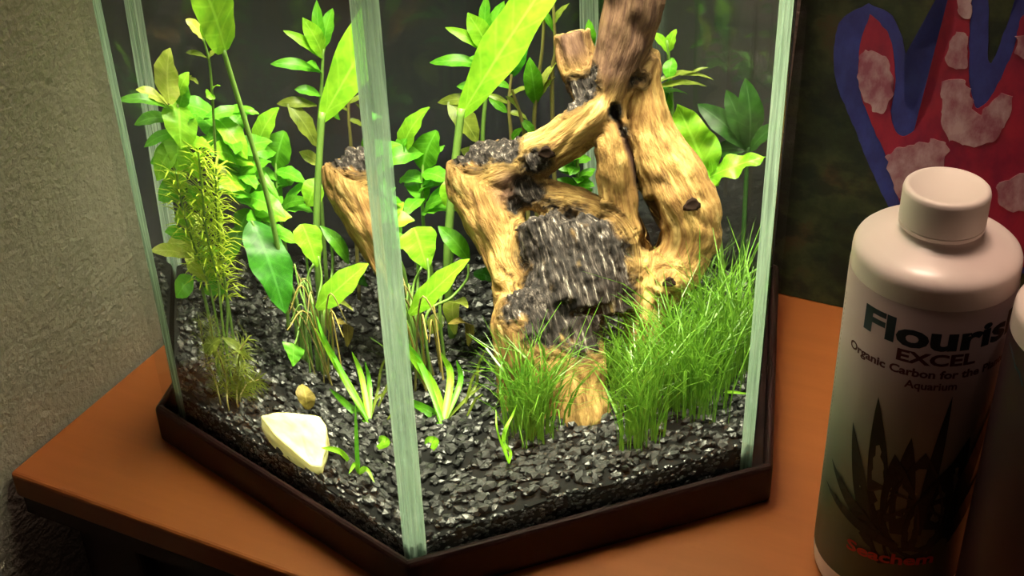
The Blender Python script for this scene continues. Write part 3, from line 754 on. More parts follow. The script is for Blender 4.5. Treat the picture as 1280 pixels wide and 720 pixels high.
# broad-leaved stem plant by the side pane
p = plant('stem_plant', (-0.0888, -0.0795, 0.0591), 'broad-leaved stem plant with pale yellow top leaf near the corner of the glass')
stem(p, [(-0.0794, -0.0747, 0.0605), (-0.081, -0.0755, 0.0883), (-0.0801, -0.075, 0.115), (-0.0785, -0.0742, 0.1403), (-0.0769, -0.0734, 0.1611)])
for b, e, m in (((-0.0806, -0.0753, 0.1608), (-0.0762, -0.073, 0.1841, 0.007), 'pale'), ((-0.0809, -0.0754, 0.1594), (-0.0953, -0.0828, 0.1655, 0.0035), 'pale'), ((-0.0764, -0.0731, 0.1598), (-0.0717, -0.0685, 0.1696, 0.0041), 'bright'),
                ((-0.0768, -0.0711, 0.1612), (-0.0752, -0.0837, 0.1452, 0.009), 'lime'), ((-0.0773, -0.0736, 0.1509), (-0.0794, -0.0837, 0.1343, 0.0068), 'lime'), ((-0.0792, -0.0746, 0.1368), (-0.0943, -0.0846, 0.1343, 0.0041), 'bright'),
                ((-0.0777, -0.0738, 0.1491), (-0.096, -0.0855, 0.1412, 0.0025), 'bright'), ((-0.0794, -0.0747, 0.1314), (-0.0868, -0.0852, 0.1191, 0.0063), 'lime'), ((-0.0829, -0.0765, 0.0912), (-0.1018, -0.0929, 0.0937, 0.0036), 'pale'),
                ((-0.0818, -0.0759, 0.0882), (-0.0706, -0.0769, 0.0834, 0.0069), 'bright'), ((-0.0851, -0.0776, 0.0877), (-0.0748, -0.0835, 0.0843, 0.0048), 'pale'), ((-0.0782, -0.074, 0.1542), (-0.101, -0.0813, 0.1487, 0.0033), 'green'), ((-0.0776, -0.0737, 0.1577), (-0.1033, -0.0937, 0.1616, 0.0028), 'green'),
                ((-0.0846, -0.0773, 0.0819), (-0.0929, -0.0884, 0.0721, 0.0046), 'bright'), ((-0.0813, -0.0756, 0.0998), (-0.093, -0.0861, 0.1035, 0.0039), 'bright'), ((-0.0803, -0.0751, 0.1223), (-0.0702, -0.0767, 0.1174, 0.0053), 'lime')):
    leaf(p, b, e, m)

for i in range(16):
    x0 = Vector((-0.0797, -0.0748, 0.0727)).lerp(Vector((-0.0767, -0.0733, 0.1543)), (i + prand.random()) / 16)
    a = i * 2.4; l = prand.uniform(.010, .019); e = x0 + Vector((math.cos(a), math.sin(a), prand.uniform(-.1, .5))) * l
    if in_hex(e.x, e.y, AP_WATER - .005): leaf(p, x0, (e.x, e.y, e.z, l * prand.uniform(.24, .34)), prand.choice(('lime', 'bright', 'pale', 'lime')))

for b, e, m in (((-0.0767, -0.0733, 0.1543), (-0.0659, -0.0722, 0.1592, 0.0045), 'bright'), ((-0.0783, -0.0741, 0.1456), (-0.0913, -0.0875, 0.128, 0.0058), 'lime'), ((-0.0785, -0.0742, 0.1403), (-0.0709, -0.077, 0.1311, 0.0056), 'lime'), ((-0.0797, -0.0748, 0.126), (-0.0923, -0.0881, 0.1191, 0.0051), 'bright'), ((-0.0763, -0.0731, 0.1645), (-0.0702, -0.0677, 0.1743, 0.003), 'lime')):
    leaf(p, b, e, m)

# feathery fine-leaved plants
def needles(parent, path, node=0.0032, n=9, ln=0.010, w=0.00032, mat='olive', up=0.35, name='needles'):
    pts = catmull([q[:3] for q in path], 14)
    V, Fc, UV = [], [], []
    acc = 0
    for i in range(1, len(pts)):
        acc += float(np.linalg.norm(pts[i] - pts[i - 1]))
        if acc < node: continue
        acc = 0
        d = Vector(pts[i] - pts[i - 1]).normalized(); x, y = frame_of(d)
        a0 = prand.uniform(0, 6)
        for k in range(n):
            a = a0 + 2 * math.pi * k / n + prand.uniform(-.2, .2); l = ln * prand.uniform(.6, 1.2)
            out = (x * math.cos(a) + y * math.sin(a)); c = Vector(pts[i])
            p1 = c + out * l * .55 + d * l * up * .6; p2 = c + out * l + d * l * up * prand.uniform(.2, 1.2) - Vector((0, 0, l * .1))
            sd = out.cross(d).normalized() * w
            if not in_hex(p2.x, p2.y, AP_WATER - 0.002): continue
            o = len(V); V += [tuple(c - sd * .6), tuple(c + sd * .6), tuple(p1 - sd), tuple(p1 + sd), tuple(p2)]
            Fc += [(o, o + 1, o + 3, o + 2), (o + 2, o + 3, o + 4)]; UV += [(0, .5, 0), (0, -.5, 0), (.5, .5, 0), (.5, -.5, 0), (1, .4, 0)]
    ob = mesh_obj(name, V, Fc, LM[mat], parent, smooth=False)
    a = ob.data.attributes.new('leaf_uv', 'FLOAT_VECTOR', 'POINT'); a.data.foreach_set('vector', np.array(UV, np.float32).ravel())
    return tag(ob, kind='stuff')
p = plant('feathery_plant', (-0.0696, -0.0883, 0.033), 'feathery fine-leaved plant in yellowish green rising from the gravel by the glass')
LM['feather'] = leaf_mat('feathery_leaf', (0.36, 0.50, 0.03), (0.56, 0.68, 0.06), 0.5)
LM['moss'] = leaf_mat('mossy_leaf', (0.15, 0.21, 0.022), (0.28, 0.34, 0.04), 0.5)
s1 = [(-0.0679, -0.0856, 0.0602), (-0.0664, -0.0848, 0.0882), (-0.0683, -0.0847, 0.1102), (-0.0671, -0.0829, 0.1316), (-0.0665, -0.0815, 0.1453)]
s2 = [(-0.0721, -0.0821, 0.0534), (-0.0729, -0.0826, 0.0814), (-0.0776, -0.085, 0.1038), (-0.0796, -0.086, 0.122), (-0.0795, -0.0859, 0.1346)]
s3 = [(-0.0694, -0.0808, 0.0497), (-0.0661, -0.0768, 0.0738), (-0.0661, -0.0746, 0.0963), (-0.0647, -0.0738, 0.1188), (-0.0618, -0.0723, 0.1369)]
for s in (s1, s2, s3):
    st = stem(p, s, 0.0008, 0.0005); needles(p, s[1:], 0.0028, 10, 0.013, 0.0006, 'feather')
p = plant('feathery_plant', (-0.0689, -0.0943, 0.033), 'tangled olive tuft of fine moss-like leaves low on the gravel by the glass')
for s in ([(-0.0671, -0.1014, 0.033), (-0.0699, -0.0891, 0.04), (-0.0719, -0.0933, 0.0575), (-0.0725, -0.0914, 0.0707)], [(-0.0631, -0.095, 0.033), (-0.0654, -0.0793, 0.038), (-0.0586, -0.0887, 0.0565), (-0.0531, -0.0836, 0.0646)], [(-0.0718, -0.1017, 0.033), (-0.0747, -0.0962, 0.04), (-0.0785, -0.0945, 0.0514), (-0.0787, -0.0923, 0.0669)], [(-0.062, -0.0918, 0.033), (-0.06, -0.0799, 0.036), (-0.0562, -0.0698, 0.036)]):
    stem(p, s, 0.0006, 0.0004, M_STEMB); needles(p, s, 0.0024, 11, 0.010, 0.00026, 'moss')
for b, e, m in (((-0.0685, -0.0916, 0.0605), (-0.0773, -0.0983, 0.0524, 0.0037), 'olive'), ((-0.0671, -0.0908, 0.0615), (-0.0542, -0.0864, 0.0539, 0.0027), 'olive')): leaf(p, b, e, m)

# bushy stem plant in the middle of the pane
p = plant('stem_plant', (-0.0686, -0.0016, 0.0671), 'bushy stem plant with many bright green leaves growing in front of black backing')
stem(p, [(-0.0599, 0.0029, 0.0679), (-0.0668, -0.0007, 0.0834), (-0.0719, -0.0033, 0.0988), (-0.0759, 0.0003, 0.116), (-0.0815, -0.0026, 0.1306)])
stem(p, [(-0.0668, 0.0331, 0.0554), (-0.0681, 0.0324, 0.0761), (-0.0702, 0.0369, 0.0943), (-0.0712, 0.042, 0.1083)])
for b, e, m in (((-0.0666, 0.005, 0.1381), (-0.089, -0.0121, 0.1353, 0.0032), 'bright'), ((-0.0825, -0.0032, 0.1342), (-0.0646, 0.0005, 0.1419, 0.0035), 'bright'), ((-0.0731, 0.0017, 0.1384), (-0.0641, 0.0052, 0.1385, 0.0019), 'bright'),
                ((-0.0846, -0.0042, 0.1355), (-0.0689, -0.0074, 0.1198, 0.0068), 'lime'), ((-0.0937, -0.0089, 0.1252), (-0.0746, -0.0047, 0.1139, 0.0049), 'bright'), ((-0.0836, -0.0037, 0.1154), (-0.0632, 0.0012, 0.1155, 0.004), 'lime'),
                ((-0.0803, 0.0374, 0.1086), (-0.0677, 0.0438, 0.1299, 0.0055), 'lime'), ((-0.081, 0.037, 0.1093), (-0.0757, 0.0375, 0.1173, 0.0037), 'bright'), ((-0.0665, 0.0467, 0.1179), (-0.0714, 0.0397, 0.1004, 0.0071), 'green'),
                ((-0.0823, -0.0087, 0.1018), (-0.0659, -0.0114, 0.0982, 0.0037), 'bright'), ((-0.0719, -0.0033, 0.0988), (-0.0852, -0.0191, 0.1074, 0.0046), 'bright'), ((-0.0725, -0.0036, 0.094), (-0.0775, -0.0129, 0.0831, 0.0052), 'green'), ((-0.0757, -0.0053, 0.0866), (-0.0844, -0.0187, 0.0685, 0.0049), 'green'),
                ((-0.0697, -0.0022, 0.0982), (-0.0596, 0.003, 0.1082, 0.0036), 'green'), ((-0.0676, -0.0011, 0.0834), (-0.0744, -0.0068, 0.0795, 0.0043), 'bright'), ((-0.0702, 0.037, 0.0951), (-0.0589, 0.0394, 0.1008, 0.0037), 'bright'), ((-0.0705, 0.0368, 0.0919), (-0.0633, 0.0349, 0.0958, 0.0041), 'bright'),
                ((-0.0674, 0.0328, 0.0835), (-0.0488, 0.0401, 0.1012, 0.0024), 'bright'), ((-0.0673, 0.0328, 0.0843), (-0.0507, 0.0301, 0.0931, 0.0033), 'green'), ((-0.0455, 0.0328, 0.1035), (-0.0501, 0.0248, 0.0918, 0.0057), 'lime'), ((-0.0774, -0.0005, 0.1101), (-0.0891, -0.0122, 0.1136, 0.0033), 'bright'),
                ((-0.0777, -0.0007, 0.1074), (-0.0659, -0.0002, 0.1047, 0.0029), 'green'), ((-0.0725, 0.0031, 0.1159), (-0.054, -0.0053, 0.1038, 0.0024), 'bright'), ((-0.08, -0.0019, 0.1307), (-0.089, -0.0121, 0.1249, 0.0037), 'green'), ((-0.0655, 0.0112, 0.0878), (-0.0675, -0.001, 0.0769, 0.0043), 'green')):
    leaf(p, b, e, m)

# more leaves along the two bushy stems
for lo_, hi_, nn_ in (((-0.069, -0.0018, 0.0912), (-0.0825, -0.0032, 0.1342), 13), ((-0.0685, 0.0322, 0.0802), (-0.0709, 0.0422, 0.1122), 8), ((-0.0638, -0.0104, 0.0835), (-0.0748, -0.0048, 0.112), 9)):
    for i in range(nn_):
        x0 = Vector(lo_).lerp(Vector(hi_), (i + prand.random()) / nn_)
        a = i * 2.4 + prand.uniform(-.4, .4); l = prand.uniform(.014, .024)
        e = x0 + Vector((math.cos(a), math.sin(a), prand.uniform(-.15, .55))) * l
        if in_hex(e.x, e.y, AP_WATER - .006): leaf(p, x0, (e.x, e.y, e.z, l * prand.uniform(.22, .32)), prand.choice(('bright', 'green', 'lime', 'bright')))

# slender stem with small buds
p = plant('budding_stem', (-0.0783, -0.0404, 0.0894), 'slender green stem with tiny round buds and leaflets among the bushy leaves')
stem(p, [(-0.0807, -0.036, 0.0753), (-0.0782, -0.0347, 0.1032), (-0.0764, -0.0337, 0.1258), (-0.0741, -0.0325, 0.1511), (-0.0729, -0.0319, 0.1683), (-0.0741, -0.0326, 0.1789)], 0.0009, 0.0006)
for b, e, m in (((-0.0736, -0.0323, 0.1709), (-0.0826, -0.038, 0.1727, 0.0015), 'olive'), ((-0.0737, -0.0323, 0.1703), (-0.0653, -0.0291, 0.175, 0.0018), 'olive'), ((-0.0734, -0.0322, 0.1553), (-0.0747, -0.0385, 0.1553, 0.0027), 'lime'), ((-0.0731, -0.032, 0.1574), (-0.0675, -0.0348, 0.1606, 0.0015), 'lime'),
                ((-0.0742, -0.0326, 0.1782), (-0.0802, -0.0368, 0.1867, 0.0037), 'pale'), ((-0.0735, -0.0322, 0.1783), (-0.0699, -0.0315, 0.1859, 0.0036), 'lime'), ((-0.0833, -0.0373, 0.1615), (-0.0775, -0.0399, 0.1606, 0.0019), 'olive'), ((-0.0862, -0.0388, 0.1571), (-0.0797, -0.0411, 0.1645, 0.0015), 'olive'), ((-0.0768, -0.0339, 0.1228), (-0.0712, -0.0367, 0.1198, 0.0036), 'olive')): leaf(p, b, e, m)

# tall sword plants
def petiole(parent, pts, r=0.0016): return stem(parent, pts, r, r * .8, M_STEM, 'petiole')
p = plant('sword_plant', (-0.0468, -0.0241, 0.0589), 'sword plant with a long petiole, large lime leaf and hanging deep green leaf')
petiole(p, [(-0.0444, -0.0229, 0.0596), (-0.0498, -0.0257, 0.0807), (-0.0527, -0.0272, 0.1111), (-0.0575, -0.0296, 0.1397), (-0.0616, -0.0318, 0.162), (-0.0641, -0.0331, 0.1762)])
leaf(p, (-0.0632, -0.0326, 0.1756), (-0.067, -0.057, 0.2237, 0.0121), 'lime', 0.05, shape=0.8, nl=14, face=TO_CAM + Vector((0, 0, .35)), twist=0.2)
leaf(p, (-0.0646, -0.022, 0.0965), (-0.046, -0.0406, 0.0624, 0.012), 'deep', 0.10, shape=0.85, nl=14, face=TO_CAM + Vector((0, 0, .5)), twist=0.2)
petiole(p, [(-0.0468, -0.0241, 0.0589), (-0.0561, -0.0233, 0.0781), (-0.0635, -0.0237, 0.0943), (-0.0653, -0.0224, 0.0965)], 0.0009)
leaf(p, (-0.0418, -0.044, 0.0495), (-0.0416, -0.0507, 0.0405, 0.0062), 'bright', 0.03, shape=0.30)
petiole(p, [(-0.0424, -0.0218, 0.0565), (-0.0427, -0.0332, 0.0492), (-0.042, -0.0441, 0.0478)], 0.0006)
p = plant('sword_plant', (-0.0454, 0.0216, 0.0651), 'tall sword plant with a big upright lime leaf rising behind the charred log end')
petiole(p, [(-0.0425, 0.0118, 0.0653), (-0.0427, 0.0174, 0.0913), (-0.0405, 0.0219, 0.1172), (-0.0381, 0.0254, 0.1386)], 0.0021)
leaf(p, (-0.0387, 0.0251, 0.135), (0.0081, 0.0548, 0.2115, 0.0096), 'lime', 0.03, shape=0.95, nl=14, twist=0.4, face=TO_CAM + Vector((.1, 0, .4)))
p = plant('sword_plant', (-0.0266, -0.0249, 0.0673), 'low sword plant with a bright pointed leaf above the strap-leaf tuft')
petiole(p, [(-0.0301, -0.029, 0.063), (-0.0272, -0.0343, 0.069), (-0.0281, -0.037, 0.069)], 0.0007)
leaf(p, (-0.0289, -0.0374, 0.0689), (-0.0028, -0.0284, 0.095, 0.0058), 'lime', 0.02, face=TO_CAM + Vector((0, 0, .5)))
petiole(p, [(-0.029, -0.0149, 0.0628), (-0.0291, -0.0037, 0.0786), (-0.0301, -0.002, 0.0913)], 0.0008)
leaf(p, (-0.0408, -0.012, 0.0978), (-0.0337, -0.0151, 0.0798, 0.0078), 'lime', 0.04, shape=0.5, face=TO_CAM + Vector((0, 0, .6)), twist=.2)
leaf(p, (-0.0211, -0.0019, 0.0801), (-0.0341, -0.0041, 0.096, 0.004), 'green', 0.2)
petiole(p, [(-0.0289, -0.0261, 0.0622), (-0.0242, -0.0125, 0.0665), (-0.0201, -0.0059, 0.0731), (-0.0203, -0.0037, 0.0794)], 0.0007)
leaf(p, (-0.022, 0.0022, 0.0724), (-0.0143, 0.0061, 0.0679, 0.0033), 'deep', 0.2)
petiole(p, [(-0.0338, -0.0287, 0.0617), (-0.0373, -0.0192, 0.07), (-0.0397, -0.0137, 0.0793), (-0.0403, -0.0117, 0.0955)], 0.0008)
for uv in (((-0.0347, -0.0291, 0.06), (-0.0385, -0.0199, 0.0731), (-0.0348, -0.0179, 0.0821)), ((-0.0317, -0.0298, 0.062), (-0.0304, -0.0202, 0.0763), (-0.0322, -0.0166, 0.0862)), ((-0.037, -0.0303, 0.0597), (-0.0413, -0.0258, 0.0712), (-0.0437, -0.0225, 0.0813))):
    stem(p, uv, 0.0007, 0.0005)
leaf(p, (-0.0409, 0.0014, 0.0498), (-0.0408, -0.0075, 0.0432, 0.0039), 'olive', 0.1)
for i in range(16):      # fine old roots and stalks round the crown
    a = prand.uniform(0, 6.28); c = Vector((-0.0306, -0.0293, 0.0576)) + Vector((prand.gauss(0, .004), prand.gauss(0, .004), 0)); l = prand.uniform(.012, .030)
    top = c + Vector((math.cos(a) * l * .5, math.sin(a) * l * .5, prand.uniform(.004, .022)))
    end = top + Vector((math.cos(a) * l * .6, math.sin(a) * l * .6, -prand.uniform(.0, .016)))
    end.z = max(end.z, gz(end.x, end.y))
    stem(p, [(c.x, c.y, gz(c.x, c.y)), tuple(top), tuple(end)], 0.0006, 0.0003, (M_STEMB, M_STEM, LM['brown'])[i % 3], 'root_strand')

# stem plant at the back, seen beside the tall leaf
p = plant('stem_plant', (-0.0558, 0.0669, 0.1078), 'stem plant with pale curled top leaves against the black backing behind the log')
stem(p, [(-0.0564, 0.0666, 0.0879), (-0.0556, 0.067, 0.1117), (-0.0526, 0.0685, 0.1347), (-0.0506, 0.0696, 0.1532)], 0.0012, 0.0008)
for b, e, m in (((-0.0509, 0.0694, 0.1488), (-0.0586, 0.0654, 0.1666, 0.0049), 'lime'), ((-0.0509, 0.0694, 0.1481), (-0.0676, 0.0608, 0.1607, 0.0027), 'lime'), ((-0.0528, 0.0684, 0.1422), (-0.0747, 0.0571, 0.1452, 0.0031), 'bright'), ((-0.0521, 0.0688, 0.1414), (-0.0564, 0.0609, 0.148, 0.0027), 'bright'),
                ((-0.0528, 0.0684, 0.131), (-0.0649, 0.0622, 0.1336, 0.0028), 'bright'), ((-0.0684, 0.0604, 0.1267), (-0.055, 0.0616, 0.108, 0.0053), 'olive'), ((-0.0553, 0.0671, 0.1263), (-0.0746, 0.0606, 0.1255, 0.0028), 'olive'), ((-0.0557, 0.0669, 0.0979), (-0.0651, 0.0621, 0.1035, 0.0033), 'pale'),
                ((-0.0523, 0.0687, 0.1272), (-0.0452, 0.0723, 0.1198, 0.002), 'green'), ((-0.0518, 0.0689, 0.1347), (-0.0435, 0.0732, 0.132, 0.0019), 'green'), ((-0.0506, 0.0696, 0.1532), (-0.0469, 0.0771, 0.1697, 0.0037), 'bright'), ((-0.052, 0.0688, 0.1532), (-0.0535, 0.0737, 0.1731, 0.003), 'bright')):
    leaf(p, b, e, m)

# strap-leaved tufts
def strap(parent, pts, w, mat='bright'):
    c = catmull([q[:3] for q in pts], 5); n = len(c); V, Fc, UV = [], [], []
    for i, q in enumerate(c):
        d = Vector(c[min(i + 1, n - 1)] - c[max(i - 1, 0)]).normalized(); s = d.cross(TO_CAM).normalized(); nn = s.cross(d)
        t = i / (n - 1); ww = w * min(1, 0.6 + t * 2) * (1 - t ** 4 * .9)
        V += [tuple(Vector(q) - s * ww), tuple(Vector(q) - nn * ww * .35), tuple(Vector(q) + s * ww)]; UV += [(t, -1, 0), (t, 0, 0), (t, 1, 0)]
    for i in range(n - 1):
        for j in range(2): Fc.append((i * 3 + j, i * 3 + j + 1, i * 3 + j + 4, i * 3 + j + 3))
    o = mesh_obj('leaf', V, Fc, LM[mat], parent, smooth=True)
    a = o.data.attributes.new('leaf_uv', 'FLOAT_VECTOR', 'POINT'); a.data.foreach_set('vector', np.array(UV, np.float32).ravel())
    return o
B = (0.002, -0.0625, 0.032)
p = plant('strap_leaf_plant', B, 'tuft of light green strap leaves growing from gravel near the pointed sword leaf')
for pts, w, m in (([B, (-0.0135, -0.0475, 0.0419), (-0.0261, -0.0517, 0.0656)], 0.0022, 'lime'), ([B, (-0.0059, -0.0435, 0.0449), (-0.01, -0.0434, 0.0557)], 0.0016, 'lime'), ([B, (-0.0024, -0.0417, 0.0413), (-0.0044, -0.0405, 0.0515)], 0.0013, 'bright'),
                  ([B, (-0.0108, -0.055, 0.0323), (-0.0185, -0.0613, 0.0413)], 0.0022, 'green'), ([B, (0, -0.0405, 0.0333), (0.0053, -0.0355, 0.038)], 0.0007, 'olive'), ([B, (-0.0007, -0.0341, 0.0345), (0.0015, -0.033, 0.0463), (0.0056, -0.0309, 0.0556)], 0.0007, 'olive'),
                  ([B, (-0.0178, -0.0474, 0.0506), (-0.0227, -0.05, 0.0621), (-0.026, -0.0472, 0.0699)], 0.0012, 'bright')): strap(p, pts, w, m)
B = (0.0064, -0.108, 0.0275)
p = plant('grass_sprout', B, 'small sprout with one upright blade and a curled leaf near the pale rock')
for pts, w, m in (([B, (0.0067, -0.1068, 0.0402), (0.0073, -0.1031, 0.0607)], 0.0012, 'bright'), ([B, (0.0113, -0.1089, 0.0325), (0.016, -0.1132, 0.0295)], 0.0012, 'lime'), ([B, (0.0057, -0.1095, 0.0328), (0.0039, -0.1173, 0.0306)], 0.0010, 'lime')): strap(p, pts, w, m)
B = (0.0011, -0.1024, 0.0285)
p = plant('grass_sprout', B, 'short curved lime leaf sprouting from gravel against the pale rock')
strap(p, [B, (-0.0017, -0.1111, 0.037), (-0.01, -0.1154, 0.037)], 0.0016, 'lime')
B = (0.0477, -0.0821, 0.029)
p = plant('grass_sprout', B, 'sprout of two thin looping blades alone on the open gravel')
for pts, w in (([B, (0.0535, -0.0939, 0.0506), (0.0536, -0.0871, 0.0567), (0.0543, -0.0845, 0.0608)], 0.0006), ([B, (0.0559, -0.0927, 0.0423), (0.0526, -0.0921, 0.0475), (0.0525, -0.0855, 0.0556)], 0.0006), ([B, (0.0471, -0.0882, 0.0485), (0.0412, -0.08, 0.0542)], 0.0004)): strap(p, pts, w, 'lime')
B = (0.0113, -0.0843, 0.032)
p = plant('grass_sprout', B, 'tiny curled yellow-green sprout on gravel beside the front glass corner')
strap(p, [B, (0.0187, -0.0916, 0.0413), (0.0165, -0.0928, 0.0428), (0.0149, -0.0936, 0.0406)], 0.0016, 'lime')
for i, (b, m_, e) in enumerate((((0.0024, -0.0458, 0.033), (0.0109, -0.0506, 0.051), (0.0146, -0.0487, 0.0537)), ((0.0095, -0.0554, 0.033), (0.0167, -0.0589, 0.0441), (0.0198, -0.0573, 0.0469)))):
    p = plant('grass_sprout', b, ('thin pale runner arching beside the strap-leaf tuft', 'short pale blade leaning low beside the strap-leaf tuft')[i])
    strap(p, [b, m_, e], 0.0006, 'olive')

# hair grass
def hair_grass(base_pts, n, lo, hi, lean, label, w=0.00034, seed=1, outward=0.5, spread=0.005):
    r = random.Random(seed)
    c0 = Vector((sum(b[0] for b in base_pts) / len(base_pts), sum(b[1] for b in base_pts) / len(base_pts), 0))
    p = plant('hair_grass', (c0.x, c0.y), label); p['kind'] = 'thing'
    V, Fc, UV = [], [], []
    for i in range(n):
        a, b = r.choice(base_pts), r.choice(base_pts)
        q = Vector(a[:3]).lerp(Vector(b[:3]), r.random() * .5) + Vector((r.gauss(0, spread), r.gauss(0, spread), 0))
        if not in_hex(q.x, q.y, AP_WATER - 0.005): continue
        q.z = gz(q.x, q.y) - 0.001
        L = r.uniform(lo, hi) * r.uniform(.8, 1.05)
        od = (q - Vector((c0.x, c0.y, q.z))) * outward / 0.01 * 0.35 + Vector((r.gauss(0, .16), r.gauss(0, .16), 0)) + Vector(lean)
        cur = Vector((r.gauss(0, .34), r.gauss(0, .34), -abs(r.gauss(0, .2))))
        pts = [q + (Vector((0, 0, 1)) + od * t + cur * t * t).normalized() * L * t for t in (0, .25, .5, .75, 1)]
        if not all(in_hex(x.x, x.y, AP_WATER - 0.002) for x in pts): continue
        s = Vector((r.uniform(-1, 1), r.uniform(-1, 1), 0)).normalized() * .5 + TO_CAM.cross(Vector((0, 0, 1))) * .8
        o = len(V); ww = w * r.uniform(.7, 1.5)
        for k, x in enumerate(pts):
            h = s * ww * (1, 1, .9, .7, .15)[k]; V += [tuple(x - h), tuple(x + h)]; UV += [(k / 4, -.6, 0), (k / 4, .6, 0)]
        for k in range(4): Fc.append((o + 2 * k, o + 2 * k + 1, o + 2 * k + 3, o + 2 * k + 2))
    ob = mesh_obj('blades', V, Fc, LM['grass'], p)
    a = ob.data.attributes.new('leaf_uv', 'FLOAT_VECTOR', 'POINT'); a.data.foreach_set('vector', np.array(UV, np.float32).ravel())
    tag(ob, kind='stuff')
LM['grass'] = leaf_mat('grass_blade', (0.035, 0.13, 0.008), (0.16, 0.33, 0.026), 0.35, 0.3)
hair_grass([(0.042, -0.0614, 0.033), (0.0498, -0.0631, 0.033), (0.0445, -0.0494, 0.033), (0.0321, -0.049, 0.033), (0.041, -0.0542, 0.033)], 230, 0.036, 0.056, (0, 0, 0), 'fine hair grass tuft in front of the tan driftwood stump', seed=3, outward=0.8, spread=0.004)
hair_grass([(0.0935, -0.0555, 0.033), (0.0935, -0.048, 0.033), (0.0889, -0.0337, 0.033), (0.0837, -0.035, 0.033), (0.0861, -0.046, 0.033)], 190, 0.034, 0.060, (0, 0, 0), 'narrow hair grass tuft standing forward of the tall grass clump', seed=4, outward=0.6, spread=0.0035)
hair_grass([(0.0531, -0.003, 0.033), (0.0643, -0.0081, 0.033), (0.0753, -0.0133, 0.033), (0.0688, -0.0231, 0.033), (0.0596, -0.0176, 0.033)], 190, 0.030, 0.048, (0, 0, 0), 'dark hair grass between the wooden foot and the forward tuft', seed=5, spread=0.005)
hair_grass([(0.0818, -0.0033, 0.033), (0.0928, -0.0086, 0.033), (0.1037, -0.0139, 0.033), (0.113, -0.0237, 0.033), (0.0971, -0.0237, 0.033), (0.0885, 0.0069, 0.033)], 420, 0.040, 0.066, (0, 0, 0), 'dense hair grass clump under the lumpy end of driftwood', seed=6, spread=0.006)
hair_grass([(0.084, 0.0228, 0.033), (0.0969, 0.0177, 0.033), (0.108, 0.0121, 0.033), (0.103, 0.0024, 0.033), (0.0965, 0.0263, 0.033)], 330, 0.045, 0.078, (.02, 0, 0), 'tall hair grass clump leaning toward the glass beside the driftwood', seed=7, spread=0.007)
B = (0.1087, -0.0045, 0.033)
p = plant('grass_runner', B, 'pale grass runner stretched low over the gravel toward the glass')
strap(p, [B, (0.1165, -0.0124, 0.038), (0.1254, -0.0087, 0.036)], 0.0007, 'lime')

# plants behind the driftwood
p = plant('ruffled_plant', (0.0607, 0.0707, 0.0944), 'plant with two ruffled lime leaves behind the lumpy driftwood limb')
stem(p, [(0.0658, 0.0733, 0.0579), (0.0632, 0.0719, 0.0784), (0.0593, 0.0699, 0.0991)], 0.0014, 0.001)
leaf(p, (0.0607, 0.0706, 0.0967), (0.0459, 0.063, 0.1366, 0.0092), 'lime', 0.04, wavy=0.30, nl=22, shape=.85, face=TO_CAM + Vector((0, 0, .4)), twist=.2)
leaf(p, (0.0549, 0.0676, 0.0994), (0.0834, 0.0767, 0.1115, 0.0055), 'lime', 0.06, wavy=0.32, nl=20, face=TO_CAM + Vector((0, 0, .5)), twist=.2)
leaf(p, (0.0601, 0.0714, 0.1009), (0.0618, 0.0656, 0.1131, 0.0022), 'lime', 0.05)
p = plant('leafy_stem', (0.0354, 0.0745, 0.1498), 'stringy green plant trailing behind the pale stub of the driftwood')
stem(p, [(0.041, 0.0774, 0.0974), (0.038, 0.0758, 0.1205), (0.0364, 0.075, 0.1426), (0.0349, 0.0742, 0.1604)], 0.0012, 0.0007)
for b, e, m in (((0.0356, 0.0746, 0.1533), (0.0288, 0.0711, 0.1642, 0.0027), 'lime'), ((0.0356, 0.0746, 0.1554), (0.0384, 0.076, 0.165, 0.0027), 'lime'), ((0.0369, 0.0752, 0.1525), (0.0381, 0.0703, 0.1442, 0.0032), 'bright'), ((0.0326, 0.0674, 0.1432), (0.0462, 0.08, 0.1455, 0.0018), 'olive'), ((0.0326, 0.0674, 0.141), (0.0507, 0.0824, 0.1387, 0.0018), 'olive'),
                ((0.0339, 0.0681, 0.1388), (0.0433, 0.0786, 0.1356, 0.0014), 'green'), ((0.0401, 0.0769, 0.1445), (0.0531, 0.0836, 0.1415, 0.0011), 'olive'), ((0.034, 0.0738, 0.1384), (0.0367, 0.0751, 0.128, 0.0022), 'green'), ((0.0364, 0.075, 0.1426), (0.0317, 0.0726, 0.1283, 0.0032), 'deep'), ((0.0437, 0.0788, 0.145), (0.051, 0.0825, 0.1473, 0.0007), 'olive'), ((0.0379, 0.0758, 0.1279), (0.0337, 0.0736, 0.117, 0.0037), 'green')): leaf(p, b, e, m)
p = plant('leaf_reflection_plant', (0.0611, 0.099, 0.0878), 'dim green leaf reflection in the back pane modelled as a plant beyond the ruffled leaves')  # reflection of leaves in the back pane, added as solid dark leaves
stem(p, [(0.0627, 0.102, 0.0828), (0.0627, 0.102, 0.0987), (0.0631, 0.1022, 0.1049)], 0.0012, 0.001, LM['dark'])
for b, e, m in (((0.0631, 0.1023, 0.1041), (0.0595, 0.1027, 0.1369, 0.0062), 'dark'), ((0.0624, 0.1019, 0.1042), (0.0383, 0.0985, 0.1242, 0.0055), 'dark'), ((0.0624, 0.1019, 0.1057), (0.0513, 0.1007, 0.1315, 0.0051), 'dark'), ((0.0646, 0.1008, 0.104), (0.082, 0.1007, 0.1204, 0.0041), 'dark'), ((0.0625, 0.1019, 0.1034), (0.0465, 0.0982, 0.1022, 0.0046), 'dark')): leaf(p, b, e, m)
p = plant('bushy_moss_plant', (-0.0002, 0.0562, 0.0848), 'small-leaved green cluster seen through the gap between the driftwood limbs')
